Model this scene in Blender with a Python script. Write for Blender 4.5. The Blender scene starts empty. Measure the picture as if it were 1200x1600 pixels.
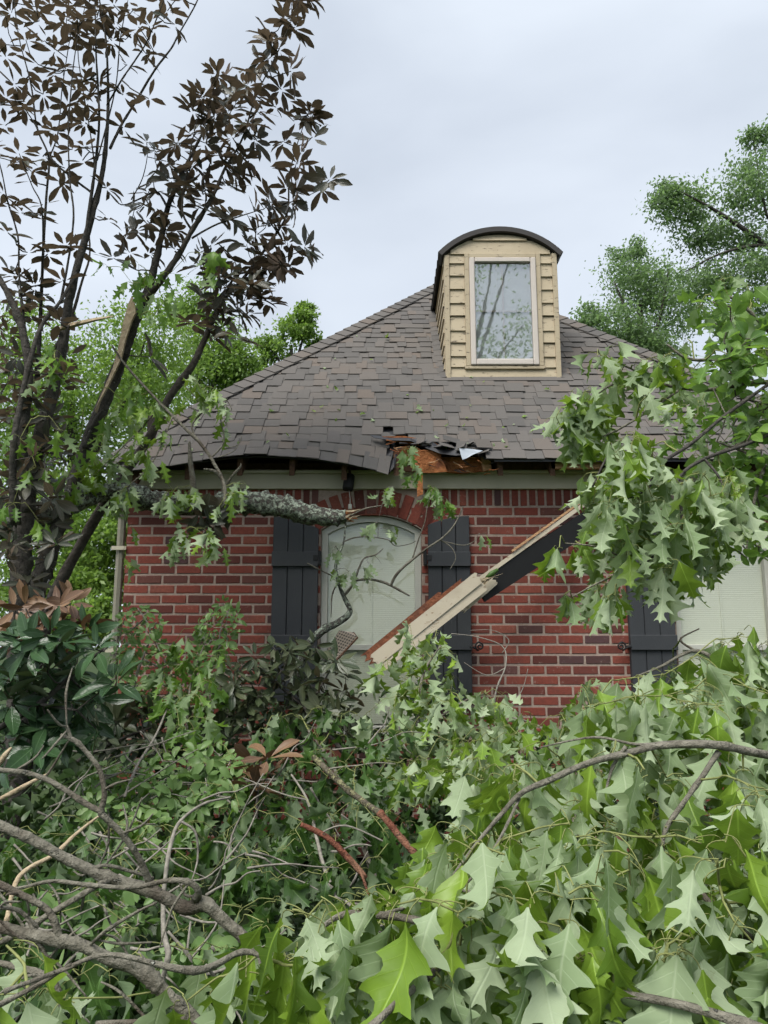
import bpy, bmesh, math, random
import numpy as np
from mathutils import Vector, Matrix, noise

random.seed(7); rng = np.random.default_rng(7)
R = math.radians
SC = bpy.context.scene

# ------------------------------------------------------------------ camera
EYE = Vector((0.0, -6.0, 1.55)); TILT = R(10.0); FPX = 1186.0
cam_d = bpy.data.cameras.new('camera'); cam = bpy.data.objects.new('camera', cam_d)
SC.collection.objects.link(cam); SC.camera = cam
cam.location = EYE; cam.rotation_euler = (R(90) + TILT, 0, 0)
cam_d.sensor_fit = 'VERTICAL'; cam_d.sensor_height = 36.0; cam_d.lens = 36.0 * FPX / 1600.0
cam_d.clip_start = 0.05; cam_d.clip_end = 3000.0

# ------------------------------------------------------------------ sky and sun (overcast)
SUN_EL, SUN_AZ = R(57), R(214)      # azimuth measured clockwise from +Y: behind the viewer
world = bpy.data.worlds.new('World'); SC.world = world; world.use_nodes = True
wn = world.node_tree.nodes; wl = world.node_tree.links; wn.clear()
w_out = wn.new('ShaderNodeOutputWorld'); w_mix = wn.new('ShaderNodeMixShader')
w_sky = wn.new('ShaderNodeTexSky'); w_sky.sky_type = 'NISHITA'; w_sky.sun_disc = False
w_sky.sun_elevation = SUN_EL; w_sky.sun_rotation = SUN_AZ
w_bg = wn.new('ShaderNodeBackground'); w_bg.inputs['Strength'].default_value = 0.05
w_cl = wn.new('ShaderNodeBackground'); w_cl.inputs['Strength'].default_value = 0.25
tc = wn.new('ShaderNodeTexCoord'); mp = wn.new('ShaderNodeMapping'); mp.inputs['Scale'].default_value = (1, 1, 2.2)
nz = wn.new('ShaderNodeTexNoise'); nz.inputs['Scale'].default_value = 2.6; nz.inputs['Detail'].default_value = 5; nz.inputs['Roughness'].default_value = 0.42
nz.inputs['Distortion'].default_value = 0.35
rp = wn.new('ShaderNodeValToRGB')
rp.color_ramp.elements[0].position = 0.30; rp.color_ramp.elements[0].color = (0.69, 0.765, 0.875, 1)
rp.color_ramp.elements[1].position = 0.66; rp.color_ramp.elements[1].color = (0.93, 1.01, 1.12, 1)
wl.new(tc.outputs['Generated'], mp.inputs['Vector']); wl.new(mp.outputs[0], nz.inputs['Vector'])
wl.new(nz.outputs['Fac'], rp.inputs['Fac']); wl.new(rp.outputs['Color'], w_cl.inputs['Color'])
wl.new(w_sky.outputs[0], w_bg.inputs['Color'])
w_mix.inputs['Fac'].default_value = 0.93
wl.new(w_bg.outputs[0], w_mix.inputs[1]); wl.new(w_cl.outputs[0], w_mix.inputs[2]); wl.new(w_mix.outputs[0], w_out.inputs['Surface'])

sun_d = bpy.data.lights.new('sun', 'SUN'); sun_d.energy = 1.5; sun_d.angle = R(38); sun_d.color = (1.0, 0.965, 0.91)
sun = bpy.data.objects.new('sun', sun_d); SC.collection.objects.link(sun)
sd = Vector((math.sin(SUN_AZ) * math.cos(SUN_EL), math.cos(SUN_AZ) * math.cos(SUN_EL), math.sin(SUN_EL)))
sun.rotation_euler = sd.to_track_quat('Z', 'Y').to_euler(); sun.location = sd * 60

vs = SC.view_settings; vs.view_transform = 'Standard'; vs.look = 'None'; vs.gamma = 1.0; vs.use_curve_mapping = False
vs.exposure = 1.88
SC.render.engine = 'CYCLES'
SC.cycles.use_denoising = True; SC.cycles.max_bounces = 4; SC.cycles.diffuse_bounces = 2; SC.cycles.glossy_bounces = 2
SC.cycles.transmission_bounces = 3; SC.cycles.transparent_max_bounces = 8; SC.cycles.use_adaptive_sampling = True
SC.cycles.adaptive_threshold = 0.04; SC.cycles.caustics_reflective = False; SC.cycles.caustics_refractive = False
world.cycles.sampling_method = 'MANUAL'; world.cycles.sample_map_resolution = 512

# ------------------------------------------------------------------ helpers
CT, ST = math.cos(TILT), math.sin(TILT)
def P(px, py, Y):
    """world point seen at photo position (px, py) of the 1200x1600 photograph, lying on the plane Y"""
    a = (px - 600.0) / FPX; b = (800.0 - py) / FPX
    dy = CT - b * ST; dz = ST + b * CT
    t = (Y - EYE.y) / dy
    return Vector((EYE.x + a * t, Y, EYE.z + dz * t))
def PD(px, py, d): return P(px, py, EYE.y + d)
def to_px(p):
    v = Vector(p) - EYE
    f = v.y * CT + v.z * ST; u = -v.y * ST + v.z * CT
    return 600 + FPX * v.x / f, 800 - FPX * u / f, f
def rv():
    while True:
        v = Vector((random.uniform(-1, 1), random.uniform(-1, 1), random.uniform(-1, 1)))
        if 0.05 < v.length < 1: return v.normalized()
def uni(a, b): return random.uniform(a, b)
def lerp(a, b, t): return a + (b - a) * t
def table(x, tab):
    if x <= tab[0][0]: return tab[0][1]
    for (a, va), (b, vb) in zip(tab, tab[1:]):
        if x <= b: return lerp(va, vb, (x - a) / (b - a))
    return tab[-1][1]
def link(o): SC.collection.objects.link(o); return o
def thing(name, label, cat, loc=(0, 0, 0), group=None, kind=None):
    o = link(bpy.data.objects.new(name, None)); o.location = loc; o.empty_display_size = 0.1
    o['label'] = label; o['category'] = cat
    if group: o['group'] = group
    if kind: o['kind'] = kind
    return o
def adopt(o, parent):
    """parent o keeping o's coordinates as world coordinates (things carry a translation only, parts sit at the world origin)"""
    o.parent = parent
    if parent.type == 'EMPTY' and parent.parent is None: o.location = o.location - parent.location
    return o
class Buf:
    def __init__(s): s.v = []; s.f = []; s.var = []; s.uv = []
    def add(s, vs_, fs_, var=0.5, uv=None):
        b = len(s.v); s.v.extend(vs_); s.f.extend([tuple(i + b for i in f) for f in fs_]); s.var.extend([var] * len(vs_))
        s.uv.extend(uv if uv is not None else [(0, 0)] * len(vs_))
    def box(s, x0, x1, y0, y1, z0, z1, var=0.5):
        s.add([(x0, y0, z0), (x1, y0, z0), (x1, y1, z0), (x0, y1, z0), (x0, y0, z1), (x1, y0, z1), (x1, y1, z1), (x0, y1, z1)],
              [(0, 3, 2, 1), (4, 5, 6, 7), (0, 1, 5, 4), (1, 2, 6, 5), (2, 3, 7, 6), (3, 0, 4, 7)], var)
    def prism(s, poly, y0, y1, var=0.5):
        """polygon in (x, z), counter-clockwise seen from -Y, between y0 (front) and y1"""
        n = len(poly)
        s.add([(x, y0, z) for x, z in poly] + [(x, y1, z) for x, z in poly],
              [tuple(range(n)), tuple(range(2 * n - 1, n - 1, -1))] + [((i + 1) % n, i, n + i, n + (i + 1) % n) for i in range(n)], var)
    def tube(s, pts, rad, sides=6, var=0.5, rough=0.0, cap=True):
        n = len(pts)
        if n < 2: return
        pts = [Vector(p) for p in pts]
        t = (pts[1] - pts[0]).normalized(); a = t.orthogonal().normalized()
        vs_ = []; fs_ = []; uv = []; L = 0
        for i, p in enumerate(pts):
            t2 = (pts[min(i + 1, n - 1)] - pts[max(i - 1, 0)])
            if t2.length < 1e-9: t2 = t
            t2 = t2.normalized(); a = (a - t2 * a.dot(t2))
            if a.length < 1e-6: a = t2.orthogonal()
            a.normalize(); b = t2.cross(a); t = t2
            if i: L += (p - pts[i - 1]).length
            for k in range(sides):
                w = 2 * math.pi * k / sides
                rr = rad[i] * (1 + (rough * noise.noise(p * 23 + Vector((k * 1.7, 0, 0))) if rough else 0))
                vs_.append(tuple(p + (a * math.cos(w) + b * math.sin(w)) * rr)); uv.append((k / sides, L))
        for i in range(n - 1):
            for k in range(sides):
                k2 = (k + 1) % sides
                fs_.append((i * sides + k, i * sides + k2, (i + 1) * sides + k2, (i + 1) * sides + k))
        if cap:
            fs_.append(tuple(range(sides - 1, -1, -1))); fs_.append(tuple((n - 1) * sides + k for k in range(sides)))
        s.add(vs_, fs_, var, uv)
    def mesh(s, name, mat, smooth=False):
        me = bpy.data.meshes.new(name); me.from_pydata(s.v, [], s.f)
        at = me.attributes.new('var', 'FLOAT', 'POINT'); at.data.foreach_set('value', np.array(s.var, dtype=np.float32))
        uvl = me.uv_layers.new(name='uv'); li = np.zeros(len(me.loops), dtype=np.int32); me.loops.foreach_get('vertex_index', li)
        uvl.data.foreach_set('uv', np.array(s.uv, dtype=np.float32)[li].ravel())
        if smooth: me.polygons.foreach_set('use_smooth', [True] * len(me.polygons))
        me.materials.append(mat); me.update(); return me
    def build(s, name, mat, parent=None, smooth=False, bevel=0.0, label=None, kind=None):
        me = s.mesh(name, mat, smooth)
        if bevel > 0:
            bm = bmesh.new(); bm.from_mesh(me); bmesh.ops.recalc_face_normals(bm, faces=bm.faces)
            bmesh.ops.bevel(bm, geom=list(bm.edges), offset=bevel, segments=1, affect='EDGES', clamp_overlap=True)
            bm.to_mesh(me); bm.free()
        o = link(bpy.data.objects.new(name, me))
        if parent: adopt(o, parent)
        if label: o['label'] = label
        if kind: o['kind'] = kind
        return o
def place(name, me, M, parent):
    o = link(bpy.data.objects.new(name, me)); o.parent = parent
    if parent.type == 'EMPTY' and parent.parent is None: M = Matrix.Translation(-parent.location) @ M
    o.matrix_local = M; return o
def catmull(pts, n=6):
    """pts: list of (Vector, radius) -> resampled lists"""
    ps = [p for p, r in pts]; rs = [r for p, r in pts]; op = []; orr = []
    m = len(ps)
    for i in range(m - 1):
        p0 = ps[max(i - 1, 0)]; p1 = ps[i]; p2 = ps[i + 1]; p3 = ps[min(i + 2, m - 1)]
        for k in range(n):
            t = k / n; t2 = t * t; t3 = t2 * t
            op.append(0.5 * ((2 * p1) + (p2 - p0) * t + (2 * p0 - 5 * p1 + 4 * p2 - p3) * t2 + (3 * p1 - p0 - 3 * p2 + p3) * t3))
            orr.append(lerp(rs[i], rs[i + 1], t))
    op.append(ps[-1]); orr.append(rs[-1]); return op, orr

# ------------------------------------------------------------------ materials
def new_mat(name):
    m = bpy.data.materials.new(name); m.use_nodes = True; n = m.node_tree.nodes; n.clear()
    return m, n, m.node_tree.links
def var_node(n, l):
    """0..1 value that differs from piece to piece (stored per piece, or the object's own random number)"""
    a = n.new('ShaderNodeAttribute'); a.attribute_name = 'var'; oi = n.new('ShaderNodeObjectInfo')
    ad = n.new('ShaderNodeMath'); ad.operation = 'ADD'; l.new(a.outputs['Fac'], ad.inputs[0]); l.new(oi.outputs['Random'], ad.inputs[1])
    fr = n.new('ShaderNodeMath'); fr.operation = 'FRACT'; l.new(ad.outputs[0], fr.inputs[0]); return fr.outputs[0]
def ramp(n, l, fac, stops):
    r = n.new('ShaderNodeValToRGB'); e = r.color_ramp.elements
    while len(e) < len(stops): e.new(0.5)
    for i, (p, c) in enumerate(stops): e[i].position = p; e[i].color = (*c, 1)
    l.new(fac, r.inputs['Fac']); return r.outputs['Color']
def noise_tex(n, l, scale, detail=3, rough=0.55, vec=None, dist=0.0, stretch=None):
    t = n.new('ShaderNodeTexNoise'); t.inputs['Scale'].default_value = scale; t.inputs['Detail'].default_value = detail
    t.inputs['Roughness'].default_value = rough; t.inputs['Distortion'].default_value = dist
    if vec is None: vec = n.new('ShaderNodeNewGeometry').outputs['Position']
    if stretch:
        m = n.new('ShaderNodeMapping'); m.inputs['Scale'].default_value = stretch; l.new(vec, m.inputs['Vector']); vec = m.outputs[0]
    l.new(vec, t.inputs['Vector']); return t.outputs['Fac']
def mixc(n, l, fac, a, b, mode='MIX'):
    m = n.new('ShaderNodeMix'); m.data_type = 'RGBA'; m.blend_type = mode
    for s, v in ((m.inputs[0], fac), (m.inputs[6], a), (m.inputs[7], b)):
        if isinstance(v, (int, float)): s.default_value = v
        elif isinstance(v, tuple): s.default_value = (*v, 1)
        else: l.new(v, s)
    return m.outputs[2]
def math_n(n, l, op, a, b=None, clamp=False):
    m = n.new('ShaderNodeMath'); m.operation = op; m.use_clamp = clamp
    for s, v in zip(m.inputs, (a, b)):
        if v is None: continue
        if isinstance(v, (int, float)): s.default_value = v
        else: l.new(v, s)
    return m.outputs[0]
def finish(m, n, l, color, rough=0.7, bump=None, bdist=0.004, bstr=0.5, spec=0.3):
    out = n.new('ShaderNodeOutputMaterial'); b = n.new('ShaderNodeBsdfPrincipled')
    if isinstance(color, tuple): b.inputs['Base Color'].default_value = (*color, 1)
    else: l.new(color, b.inputs['Base Color'])
    if isinstance(rough, (int, float)): b.inputs['Roughness'].default_value = rough
    else: l.new(rough, b.inputs['Roughness'])
    b.inputs['Specular IOR Level'].default_value = spec
    if bump is not None:
        bp = n.new('ShaderNodeBump'); bp.inputs['Distance'].default_value = bdist; bp.inputs['Strength'].default_value = bstr
        l.new(bump, bp.inputs['Height']); l.new(bp.outputs[0], b.inputs['Normal'])
    l.new(b.outputs[0], out.inputs['Surface']); return m

def leaf_mat(name, tops, under, transl, t_amt=0.3, veins=True, rough=0.42, blotch=None):
    m, n, l = new_mat(name); v = var_node(n, l)
    k = len(tops); top = ramp(n, l, v, [(i / max(k - 1, 1), c) for i, c in enumerate(tops)])
    un = ramp(n, l, v, [(i / max(len(under) - 1, 1), c) for i, c in enumerate(under)])
    ns = noise_tex(n, l, 22, 3)
    top = mixc(n, l, math_n(n, l, 'MULTIPLY', ns, 0.5), top, tuple(c * 0.62 for c in tops[0]))
    un = mixc(n, l, math_n(n, l, 'MULTIPLY', ns, 0.35), un, tuple(c * 0.72 for c in under[0]))
    hgt = ns
    if veins:
        uv = n.new('ShaderNodeUVMap'); uv.uv_map = 'uv'; sp = n.new('ShaderNodeSeparateXYZ'); l.new(uv.outputs[0], sp.inputs[0])
        au = math_n(n, l, 'ABSOLUTE', sp.outputs[0])
        mid = math_n(n, l, 'SUBTRACT', 1.0, math_n(n, l, 'MULTIPLY', au, 55.0), clamp=True)
        s = math_n(n, l, 'FRACT', math_n(n, l, 'MULTIPLY', math_n(n, l, 'SUBTRACT', sp.outputs[1], math_n(n, l, 'MULTIPLY', au, 0.75)), 8.0))
        lat = math_n(n, l, 'MULTIPLY', math_n(n, l, 'SUBTRACT', 1.0, math_n(n, l, 'MULTIPLY', s, 9.0), clamp=True), 0.45)
        ve = math_n(n, l, 'MAXIMUM', mid, lat)
        top = mixc(n, l, math_n(n, l, 'MULTIPLY', ve, 0.45), top, tuple(min(1, c * 1.7 + 0.03) for c in tops[-1]))
        un = mixc(n, l, math_n(n, l, 'MULTIPLY', ve, 0.4), un, tuple(min(1, c * 1.15 + 0.03) for c in under[-1]))
        hgt = math_n(n, l, 'ADD', math_n(n, l, 'MULTIPLY', ve, 0.6), ns)
    if blotch:
        bf = math_n(n, l, 'MULTIPLY', math_n(n, l, 'SUBTRACT', noise_tex(n, l, 13, 5, 0.7), 0.67), 9.0, clamp=True)
        top = mixc(n, l, bf, top, blotch); un = mixc(n, l, bf, un, blotch)
    g = n.new('ShaderNodeNewGeometry'); col = mixc(n, l, g.outputs['Backfacing'], top, un)
    out = n.new('ShaderNodeOutputMaterial'); b = n.new('ShaderNodeBsdfPrincipled'); l.new(col, b.inputs['Base Color'])
    rg = n.new('ShaderNodeMix'); rg.data_type = 'FLOAT'; rg.inputs[2].default_value = rough; rg.inputs[3].default_value = 0.75
    l.new(g.outputs['Backfacing'], rg.inputs[0]); l.new(rg.outputs[0], b.inputs['Roughness']); b.inputs['Specular IOR Level'].default_value = 0.35
    bp = n.new('ShaderNodeBump'); bp.inputs['Distance'].default_value = 0.003; bp.inputs['Strength'].default_value = 0.45
    l.new(hgt, bp.inputs['Height']); l.new(bp.outputs[0], b.inputs['Normal'])
    tr = n.new('ShaderNodeBsdfTranslucent'); tr.inputs['Color'].default_value = (*transl, 1)
    mx = n.new('ShaderNodeMixShader'); mx.inputs[0].default_value = t_amt
    l.new(b.outputs[0], mx.inputs[1]); l.new(tr.outputs[0], mx.inputs[2]); l.new(mx.outputs[0], out.inputs['Surface']); return m

def bark_mat(name, c1, c2, c3=None, lichen=None, amt=0.5, scale=30, stretch=None, bd=0.018):
    m, n, l = new_mat(name); ns = noise_tex(n, l, scale, 5, 0.65, stretch=stretch)
    col = ramp(n, l, ns, [(0.3, c1), (0.7, c2)])
    if c3: col = mixc(n, l, math_n(n, l, 'MULTIPLY', math_n(n, l, 'SUBTRACT', noise_tex(n, l, 5, 3), 0.52), 8, clamp=True), col, c3)
    h = ns
    if lichen:
        ln = noise_tex(n, l, 38, 4, 0.7); lf = math_n(n, l, 'MULTIPLY', math_n(n, l, 'SUBTRACT', ln, 1.0 - amt), 14, clamp=True)
        lc = ramp(n, l, noise_tex(n, l, 90, 2), [(0.35, tuple(c * 0.45 for c in lichen)), (0.65, lichen)])
        col = mixc(n, l, lf, col, lc); h = math_n(n, l, 'ADD', ns, math_n(n, l, 'MULTIPLY', lf, 1.0))
    return finish(m, n, l, col, 0.9, h, bd, 1.0, 0.15)

M = {}
M['oak'] = leaf_mat('oak_leaf', [(0.06, 0.115, 0.016), (0.13, 0.225, 0.023), (0.215, 0.33, 0.035)],
                    [(0.145, 0.21, 0.095), (0.235, 0.31, 0.17), (0.36, 0.43, 0.28)], (0.32, 0.50, 0.045), 0.22, blotch=(0.12, 0.10, 0.04))
M['oak_green'] = leaf_mat('oak_leaf_green', [(0.06, 0.13, 0.025), (0.11, 0.21, 0.035), (0.17, 0.29, 0.05)],
                          [(0.13, 0.20, 0.085), (0.19, 0.265, 0.13), (0.26, 0.335, 0.19)], (0.26, 0.46, 0.06), 0.36)
M['oak_shaded'] = leaf_mat('oak_leaf_shaded', [(0.03, 0.068, 0.016), (0.05, 0.11, 0.022), (0.085, 0.165, 0.034)],
                         [(0.06, 0.10, 0.045), (0.11, 0.16, 0.08), (0.19, 0.25, 0.14)], (0.12, 0.25, 0.035), 0.25)  # oak green darkened to carry the shade deep in the pile
M['magnolia'] = leaf_mat('magnolia_leaf', [(0.030, 0.040, 0.027), (0.05, 0.058, 0.038), (0.088, 0.078, 0.056)],
                         [(0.07, 0.05, 0.037), (0.105, 0.075, 0.053), (0.15, 0.105, 0.073)], (0.15, 0.11, 0.07), 0.22, rough=0.38)
M['magnolia_green'] = leaf_mat('magnolia_leaf_green', [(0.022, 0.05, 0.02), (0.035, 0.075, 0.028), (0.05, 0.10, 0.04)],
                               [(0.075, 0.10, 0.055), (0.11, 0.13, 0.075), (0.10, 0.075, 0.045)], (0.06, 0.12, 0.03), 0.1, rough=0.25)
M['magnolia_mix'] = leaf_mat('magnolia_leaf_mix', [(0.025, 0.042, 0.018), (0.045, 0.062, 0.028), (0.075, 0.085, 0.042)],
                             [(0.07, 0.055, 0.035), (0.11, 0.08, 0.05), (0.16, 0.12, 0.075)], (0.09, 0.09, 0.035), 0.12, rough=0.35)
M['magnolia_brown'] = leaf_mat('magnolia_leaf_brown', [(0.09, 0.05, 0.03), (0.14, 0.08, 0.045), (0.20, 0.12, 0.06)],
                               [(0.11, 0.07, 0.05), (0.17, 0.11, 0.07), (0.25, 0.15, 0.09)], (0.15, 0.07, 0.03), 0.12)
M['shrub'] = leaf_mat('shrub_leaf', [(0.10, 0.18, 0.05), (0.15, 0.25, 0.075), (0.22, 0.32, 0.12)],
                      [(0.16, 0.24, 0.11), (0.22, 0.31, 0.15), (0.28, 0.36, 0.19)], (0.2, 0.36, 0.08), 0.3, veins=False)
M['litter_shaded'] = leaf_mat('litter_leaf_shaded', [(0.018, 0.038, 0.011), (0.035, 0.07, 0.018), (0.06, 0.11, 0.028)],
                       [(0.03, 0.05, 0.025), (0.055, 0.085, 0.042), (0.09, 0.13, 0.065)], (0.06, 0.12, 0.02), 0.15, veins=False)  # shade between the branches is painted into this darker leaf colour
M['tree_far'] = leaf_mat('tree_leaf', [(0.06, 0.12, 0.03), (0.095, 0.17, 0.04), (0.14, 0.22, 0.06)],
                         [(0.08, 0.14, 0.045), (0.12, 0.19, 0.065)], (0.2, 0.36, 0.07), 0.35, veins=False)
M['tree_lime'] = leaf_mat('tree_leaf_lime', [(0.09, 0.17, 0.03), (0.14, 0.24, 0.045), (0.20, 0.30, 0.06)],
                          [(0.12, 0.20, 0.05), (0.17, 0.26, 0.07)], (0.28, 0.46, 0.07), 0.4, veins=False)
M['tree_cool'] = leaf_mat('tree_leaf_cool', [(0.095, 0.155, 0.07), (0.14, 0.215, 0.095), (0.19, 0.275, 0.13)],
                          [(0.13, 0.19, 0.10), (0.19, 0.26, 0.14)], (0.26, 0.42, 0.14), 0.45, veins=False)
M['bark'] = bark_mat('bark', (0.035, 0.03, 0.026), (0.10, 0.088, 0.075), lichen=(0.22, 0.23, 0.19), amt=0.36)
M['bark_dark'] = bark_mat('bark_dark', (0.03, 0.027, 0.024), (0.085, 0.078, 0.068), lichen=(0.20, 0.21, 0.175), amt=0.40)
M['bark_grey'] = bark_mat('bark_grey', (0.085, 0.079, 0.06), (0.24, 0.225, 0.182), c3=(0.09, 0.075, 0.058), lichen=(0.33, 0.33, 0.28), amt=0.36, scale=45)
M['bark_lichen'] = bark_mat('bark_lichen', (0.05, 0.045, 0.04), (0.12, 0.11, 0.095), lichen=(0.30, 0.34, 0.27), amt=0.56)
M['bark_moss'] = bark_mat('bark_moss', (0.07, 0.06, 0.045), (0.16, 0.14, 0.10), lichen=(0.25, 0.24, 0.13), amt=.52, scale=40)
M['bark_red'] = bark_mat('bark_red', (0.085, 0.03, 0.02), (0.24, 0.095, 0.06), c3=(0.27, 0.15, 0.095), lichen=(0.30, 0.24, 0.18), amt=.40, scale=45)
M['twig'] = bark_mat('twig', (0.13, 0.145, 0.05), (0.24, 0.26, 0.10), scale=40, bd=0.002)
M['twig_grey'] = bark_mat('twig_grey', (0.12, 0.11, 0.095), (0.28, 0.26, 0.22), scale=60, bd=0.004)
M['wood_raw'] = bark_mat('wood_raw', (0.30, 0.23, 0.145), (0.46, 0.38, 0.26), scale=30)
M['wood_orange'] = bark_mat('wood_orange', (0.22, 0.075, 0.03), (0.46, 0.19, 0.075), c3=(0.16, 0.06, 0.035), scale=40)
M['wood_rust'] = bark_mat('wood_rust', (0.12, 0.045, 0.026), (0.27, 0.105, 0.055), c3=(0.10, 0.05, 0.035), scale=35)
M['wood_dark'] = bark_mat('wood_dark', (0.05, 0.028, 0.018), (0.12, 0.07, 0.045), scale=25)
M['lumber'] = bark_mat('lumber', (0.36, 0.20, 0.10), (0.52, 0.32, 0.18), scale=18, stretch=(0.3, 1, 5))

def brick_material():
    m, n, l = new_mat('brick'); v = var_node(n, l)
    c = ramp(n, l, v, [(0.0, (0.095, 0.034, 0.028)), (0.16, (0.155, 0.042, 0.031)), (0.38, (0.22, 0.055, 0.038)), (0.62, (0.255, 0.064, 0.043)), (0.84, (0.29, 0.095, 0.065)), (0.91, (0.06, 0.038, 0.036)), (0.96, (0.075, 0.05, 0.055)), (1.0, (0.25, 0.11, 0.085))])
    f = noise_tex(n, l, 48, 6, 0.75); c = mixc(n, l, math_n(n, l, 'MULTIPLY', math_n(n, l, 'SUBTRACT', f, 0.25), 1.5, clamp=True), c, (0.085, 0.03, 0.024))
    c = mixc(n, l, math_n(n, l, 'MULTIPLY', math_n(n, l, 'SUBTRACT', noise_tex(n, l, 8, 4, 0.6), 0.5), 2.2, clamp=True), c, (0.10, 0.05, 0.042))
    w = math_n(n, l, 'MULTIPLY', math_n(n, l, 'SUBTRACT', noise_tex(n, l, 17, 6, 0.75), 0.585), 9, clamp=True)
    big = math_n(n, l, 'MULTIPLY', math_n(n, l, 'SUBTRACT', noise_tex(n, l, 2.1, 2), 0.40), 3.5, clamp=True)
    w = math_n(n, l, 'MULTIPLY', math_n(n, l, 'MULTIPLY', w, big), 0.75)
    c = mixc(n, l, w, c, (0.47, 0.38, 0.32))
    return finish(m, n, l, c, 0.85, f, 0.004, 0.8, 0.2)
M['brick'] = brick_material()
def mortar_material():
    m, n, l = new_mat('mortar'); c = ramp(n, l, noise_tex(n, l, 30, 5, 0.7), [(0.3, (0.25, 0.19, 0.155)), (0.7, (0.40, 0.325, 0.275))])
    c = mixc(n, l, math_n(n, l, 'MULTIPLY', noise_tex(n, l, 3, 3), 0.4), c, (0.27, 0.185, 0.15))
    return finish(m, n, l, c, 0.95, noise_tex(n, l, 180, 3), 0.004, 0.8, 0.1)
M['mortar'] = mortar_material()
def shingle_material():
    m, n, l = new_mat('shingle'); v = var_node(n, l)
    c = ramp(n, l, v, [(0.0, (0.112, 0.107, 0.102)), (0.2, (0.132, 0.125, 0.118)), (0.5, (0.148, 0.138, 0.128)), (0.75, (0.155, 0.143, 0.132)), (0.88, (0.168, 0.146, 0.128)), (0.95, (0.175, 0.145, 0.122)), (1.0, (0.125, 0.12, 0.118))])
    g = noise_tex(n, l, 230, 3, 0.85); c = mixc(n, l, math_n(n, l, 'MULTIPLY', g, 0.75), c, (0.045, 0.042, 0.04))
    st = noise_tex(n, l, 1.4, 4); c = mixc(n, l, math_n(n, l, 'MULTIPLY', math_n(n, l, 'SUBTRACT', st, 0.45), 1.1, clamp=True), c, (0.12, 0.11, 0.10))
    return finish(m, n, l, c, 0.95, g, 0.002, 0.7, 0.15)
M['shingle'] = shingle_material()
def paint(name, base, chip, amt=0.66, sc=(2.0, 1, 7), rough=0.55, dirt=(0.2, 0.18, 0.13)):
    m, n, l = new_mat(name); d = noise_tex(n, l, 3.2, 5, 0.65)
    c = mixc(n, l, math_n(n, l, 'MULTIPLY', math_n(n, l, 'SUBTRACT', d, 0.46), 1.6, clamp=True), base, dirt)
    k = noise_tex(n, l, 7, 6, 0.72, stretch=sc); f = math_n(n, l, 'MULTIPLY', math_n(n, l, 'SUBTRACT', k, amt), 30, clamp=True)
    c = mixc(n, l, f, c, chip)
    return finish(m, n, l, c, rough, math_n(n, l, 'SUBTRACT', noise_tex(n, l, 30, 4, 0.6, stretch=sc), f), 0.003, 0.5, 0.3)
M['tan'] = paint('tan_paint', (0.40, 0.335, 0.23), (0.09, 0.07, 0.05), 0.60, dirt=(0.26, 0.205, 0.13))
M['tan_board'] = paint('tan_board_paint', (0.42, 0.37, 0.28), (0.20, 0.12, 0.06), 0.62, dirt=(0.27, 0.22, 0.15))
M['frieze'] = paint('frieze_paint', (0.46, 0.425, 0.325), (0.18, 0.155, 0.11), 0.70, sc=(0.6, 1, 5), dirt=(0.33, 0.305, 0.225))
M['trim'] = paint('window_trim', (0.43, 0.43, 0.38), (0.25, 0.23, 0.19), 0.70, dirt=(0.32, 0.32, 0.27))
M['charcoal'] = paint('charcoal_paint', (0.034, 0.037, 0.041), (0.075, 0.077, 0.075), 0.71, sc=(4, 1, 0.7), rough=0.6, dirt=(0.05, 0.052, 0.054))
M['vinyl'] = paint('vinyl_frame', (0.50, 0.455, 0.41), (0.4, 0.35, 0.3), 0.75, dirt=(0.46, 0.41, 0.36))
def simple(name, col, rough=0.6, spec=0.3, ns=25, amt=0.4, metal=0.0):
    m, n, l = new_mat(name); f = noise_tex(n, l, ns, 4); c = mixc(n, l, math_n(n, l, 'MULTIPLY', f, amt), col, tuple(x * 0.45 for x in col))
    m = finish(m, n, l, c, rough, f, 0.002, 0.4, spec)
    for b in m.node_tree.nodes:
        if b.type == 'BSDF_PRINCIPLED': b.inputs['Metallic'].default_value = metal
    return m
M['black'] = simple('black_iron', (0.012, 0.012, 0.013), 0.55)
M['felt'] = simple('roof_felt', (0.02, 0.021, 0.025), 0.5, 0.5)
M['felt_pale'] = simple('pale_felt', (0.42, 0.47, 0.53), 0.6)
M['cap'] = simple('dormer_roof', (0.052, 0.048, 0.047), 0.7, 0.3, 200, 0.7)
M['void'] = simple('attic_shade', (0.03, 0.024, 0.02), 0.95)  # near-black colour standing in for the unlit attic space
M['gutter_dark'] = simple('weathered_soffit', (0.018, 0.018, 0.019), 0.7, 0.3, 12, 0.6)
M['ground'] = simple('grass_ground', (0.045, 0.07, 0.025), 0.95, 0.1, 6, 0.8)
def blind_material():
    m, n, l = new_mat('blind'); g = n.new('ShaderNodeNewGeometry'); sp = n.new('ShaderNodeSeparateXYZ'); l.new(g.outputs['Position'], sp.inputs[0])
    s = math_n(n, l, 'PINGPONG', math_n(n, l, 'MULTIPLY', sp.outputs[2], 60.0), 0.5)
    wob = noise_tex(n, l, 14, 4, 0.6, stretch=(1, 1, 14))
    c = mixc(n, l, math_n(n, l, 'MULTIPLY', wob, 0.75), (0.60, 0.63, 0.49), (0.49, 0.53, 0.41))
    c = mixc(n, l, math_n(n, l, 'MULTIPLY', noise_tex(n, l, 60, 3, 0.6, stretch=(0.5, 1, 6)), 0.4), c, (0.51, 0.53, 0.41))
    c = mixc(n, l, math_n(n, l, 'MULTIPLY', s, 0.5), c, (0.47, 0.51, 0.395))
    return finish(m, n, l, c, 0.8, s, 0.004, 0.4, 0.2)
M['blind'] = blind_material()
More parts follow.
